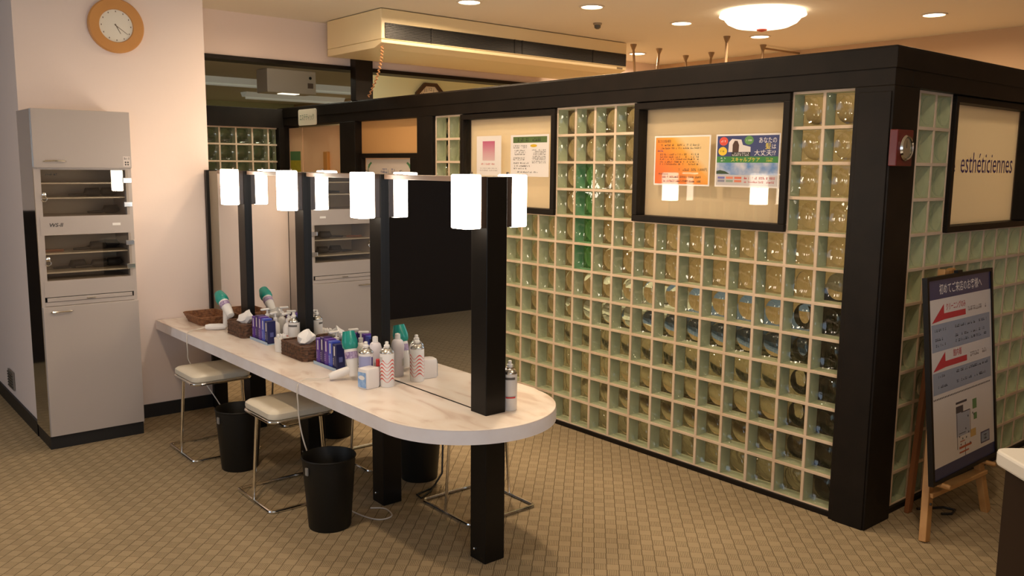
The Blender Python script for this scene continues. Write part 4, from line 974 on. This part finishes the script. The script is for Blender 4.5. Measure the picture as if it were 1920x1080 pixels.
def cotton_cup(x, y, label):
    t = thing('cotton_cup', (x, y, CT+0.0005), label, 'cup')
    MB().lathe([(0.034, 0), (0.035, 0.004), (0.038, 0.072), (0.036, 0.074), (0.034, 0.070)], 28).build('cup_body', pm('clear_white', (0.78, 0.76, 0.72), 0.3), t, True)
    for i in range(9):
        a = i*0.698; r_ = 0.020 if i else 0
        MB().lathe([(0.002, 0.01), (0.002, 0.074), (0.005, 0.078), (0.005, 0.088), (0.002, 0.091)], 8, Matrix.Translation((r_*math.cos(a), r_*math.sin(a), 0))).build('cotton_swab', TISSUE, t, True)
cotton_cup(-1.665, 2.225, 'white cup of cotton swabs between the purple packs and tissue basket')
# wicker tissue baskets with a paper tissue
def wicker_box(t, hx, hy, h, mat, flare=1.0, strands=9, lid=True):
    mb = MB(); vs = []; fs = []
    N_ = None
    for k in range(strands):
        z = h*(k+0.5)/strands; f_ = 1+(flare-1)*k/(strands-1)
        ringp = rounded(hx*f_, hy*f_, 0.028, 5, z)
        wob = [(x*(1+0.012*math.sin(i*2.1+k*math.pi)), y*(1+0.008*math.sin(i*2.1+k*math.pi)), z_) for i, (x, y, z_) in enumerate(ringp)]
        mb.tube(wob, h/strands*0.62, 6, True)
    mb.build('woven_side', mat, t, True)
    inner = MB(); inner.prism([(q[0], q[1]) for q in rounded(hx*0.97, hy*0.97, 0.026, 5)], 0.002, h*0.9 if lid else 0.008)
    inner.build('woven_top' if lid else 'basket_floor', mat, t)
def tissue_basket(x, y, hx, hy, h, label, seed):
    t = thing('tissue_basket', (x, y, CT+0.0005), label, 'tissue holder')
    wicker_box(t, hx, hy, h, WICK)
    random.seed(seed); n = 14; m = MB(); vs = []; fs = []
    for k, (f_, z) in enumerate([(0.7, h*0.9), (1.15, h+0.012), (1.0, h+0.032), (0.45, h+0.050), (0.12, h+0.060)]):
        for i in range(n):
            a = 2*math.pi*i/n; w = 1+0.28*math.sin(3*a+k*0.9+seed)+0.15*random.uniform(-1, 1)
            vs.append((0.030*f_*w*math.cos(a)+0.005*k, 0.055*f_*w*math.sin(a)-0.006*k, z+0.010*math.sin(2*a+seed)*(1 if k else 0)))
    for k in range(4):
        for i in range(n): j = (i+1) % n; fs.append((k*n+i, k*n+j, (k+1)*n+j, (k+1)*n+i))
    fs.append(tuple(4*n+i for i in range(n)))
    m.add(vs, fs); o = m.build('paper_tissue', TISSUE, t, True)
    random.seed(11)
tissue_basket(-1.632, 2.045, 0.062, 0.135, 0.075, 'dark wicker tissue basket in the middle of the counter', 3)
tissue_basket(-1.635, 2.775, 0.062, 0.115, 0.078, 'dark wicker tissue basket nearer the white wall', 5)
t = thing('wicker_tray', (-1.655, 3.30, CT+0.0005), 'shallow tan wicker tray at the wall end of the counter', 'tray')
wicker_box(t, 0.085, 0.12, 0.055, WICK2, 1.22, 7, False)
# purple sachet packs in trays
def pack_set(y_left, cols, tag_, n=5):
    pitch = 0.042; y0 = y_left
    t = thing('pack_tray', (-1.632, y0-pitch*n/2, CT+0.0005), 'pale blue acrylic tray under the %s purple packs' % tag_, 'tray')
    MB().box(-0.034, 0.034, -pitch*n/2-0.008, pitch*n/2+0.008, 0, 0.004).build('tray_base', LBLUE, t)
    for nm, b in (('tray_lip', (-0.036, -0.034, -pitch*n/2-0.008, pitch*n/2+0.008, 0, 0.016)), ('tray_lip', (0.034, 0.036, -pitch*n/2-0.008, pitch*n/2+0.008, 0, 0.016))): MB().box(*b).build(nm, LBLUE, t)
    words = ['leftmost', 'second', 'middle', 'fourth', 'rightmost']; cn = {PURPLE: 'purple', PURPLE2: 'dark purple', BLUE: 'blue', NAVY: 'navy'}
    for i in range(n):
        h_ = (0.128, 0.138, 0.136, 0.132, 0.124)[i]
        q = thing('care_pack', (-1.634, y0-pitch*(i+0.5), CT+0.0048), 'slim %s pack, %s in the %s tray' % (cn[cols[i]], words[i], tag_), 'pack', 'slim packs in the trays')
        MB().box(-0.024, 0.024, -0.0185, 0.0185, 0, h_).build('pack_box', cols[i], q, bev=0.002)
        m = MB(); rect(m, -0.004, 0.006, h_*0.55, h_*0.92, 0.0)
        for k in range(4): rect(m, -0.012, -0.008, h_*(0.2+0.07*k), h_*(0.24+0.07*k), 0.0)
        m.build('pack_lettering', WHITE2, q, mat=LONG(0, 0, -0.0245))
        m = MB(); rect(m, -0.010, 0.010, h_*0.3, h_*0.5, 0.0); m.build('pack_patch', pm('pack_patch', (0.10, 0.12, 0.35), 0.3), q, mat=FRONT(0, 0, -0.0190))
pack_set(2.622, [PURPLE, PURPLE2, PURPLE, BLUE, NAVY], 'far')
pack_set(1.852, [PURPLE, PURPLE2, PURPLE, BLUE, NAVY], 'near')
# hair dryers
def hair_dryer(base, top, hend, cord, label, neck):
    t = thing('hair_dryer', base, label, 'hair dryer')
    b = Vector((0, 0, 0)); a = Vector(top)-Vector(base); L = a.length; q = Vector((0, 0, 1)).rotation_difference(a.normalized()).to_matrix().to_4x4()
    MB().lathe([(0.012, 0.0), (0.020, 0.004), (0.026, L*0.30), (0.030, L*0.55), (0.029, L*0.62)], 24, q).build('barrel', WHITE, t, True)
    MB().lathe([(0.0295, L*0.40), (0.0305, L*0.55)], 24, q, 0, False).build('barrel_label', pm('lilac_pattern', (0.55, 0.45, 0.60), 0.3, noise=(90, (0.18, 0.08, 0.28))), t, True)
    MB().lathe([(0.028, L*0.60), (0.036, L*0.66), (0.037, L*0.78), (0.027, L*1.0), (0.024, L*1.0), (0.032, L*0.78)], 24, q, 0, False).build('nozzle', TEAL, t, True)
    hs = Vector(neck)-Vector(base); he = Vector(hend)-Vector(base)
    if (hs-a*0.18).length > 0.03: MB().tube([a*0.34, a*0.17+hs*0.5, hs], [0.024, 0.019, 0.014], 14).build('neck', WHITE, t, True)
    MB().tube([hs, hs*0.7+he*0.3, hs*0.2+he*0.8, he], [0.015, 0.019, 0.019, 0.014], 14).build('handle', WHITE, t, True)
    cp = [Vector(c)-Vector(base) for c in cord]
    pts_ = []
    P4 = [he] + cp
    for i in range(len(P4)-1):
        p0 = P4[max(i-1, 0)]; p1 = P4[i]; p2 = P4[i+1]; p3 = P4[min(i+2, len(P4)-1)]
        for s_ in range(8):
            u = s_/8; pts_.append(0.5*((2*p1)+(-p0+p2)*u+(2*p0-5*p1+4*p2-p3)*u*u+(-p0+3*p1-3*p2+p3)*u**3))
    pts_.append(P4[-1])
    MB().tube(pts_, 0.0032, 6).build('cord', CORDM, t, True)
hair_dryer((-1.662, 2.905, 0.713), (-1.672, 3.062, 0.828), (-1.765, 3.045, 0.637), [(-1.80, 3.06, 0.628), (-1.87, 3.02, 0.627), (-1.896, 2.99, 0.60), (-1.898, 2.98, 0.52), (-1.885, 2.99, 0.45), (-1.80, 2.95, 0.30), (-1.76, 2.8, 0.16), (-1.80, 2.62, 0.06), (-1.85, 2.52, 0.006)],
    'white hair dryer with teal nozzle leaning by the wicker tray', (-1.668, 2.985, 0.640))
hair_dryer((-1.672, 1.452, 0.634), (-1.668, 1.505, 0.838), (-1.772, 1.500, 0.638), [(-1.80, 1.53, 0.629), (-1.86, 1.57, 0.627), (-1.896, 1.57, 0.60), (-1.900, 1.56, 0.52), (-1.895, 1.555, 0.42), (-1.87, 1.545, 0.30), (-1.80, 1.56, 0.14), (-1.72, 1.50, 0.02), (-1.70, 1.38, 0.004), (-1.66, 1.27, 0.004), (-1.59, 1.27, 0.004), (-1.57, 1.36, 0.004), (-1.62, 1.41, 0.004)],
    'white hair dryer with teal nozzle standing beside the lilac spray can', (-1.671, 1.462, 0.672))
bc = MB().tube([(-1.13, 1.50, 0.56), (-1.12, 1.46, 0.45), (-1.14, 1.50, 0.25), (-1.16, 1.48, 0.05), (-1.22, 1.46, 0.006), (-1.29, 1.40, 0.006), (-1.37, 1.36, 0.006), (-1.36, 1.41, 0.006), (-1.25, 1.44, 0.006)], 0.005, 6).build('dryer_cable', CORDB, None, True)
tag(bc, 'black cable hanging under the counter behind the far bin', 'cable')

# lettering too small to read letter by letter is one printed mass
for o in bpy.data.objects:
    if o.type == 'MESH' and any(w in o.name for w in ('lettering', 'map_lines', 'hour_marks', 'numerals')) and len(o.data.polygons) > 3:
        o['kind'] = 'stuff'
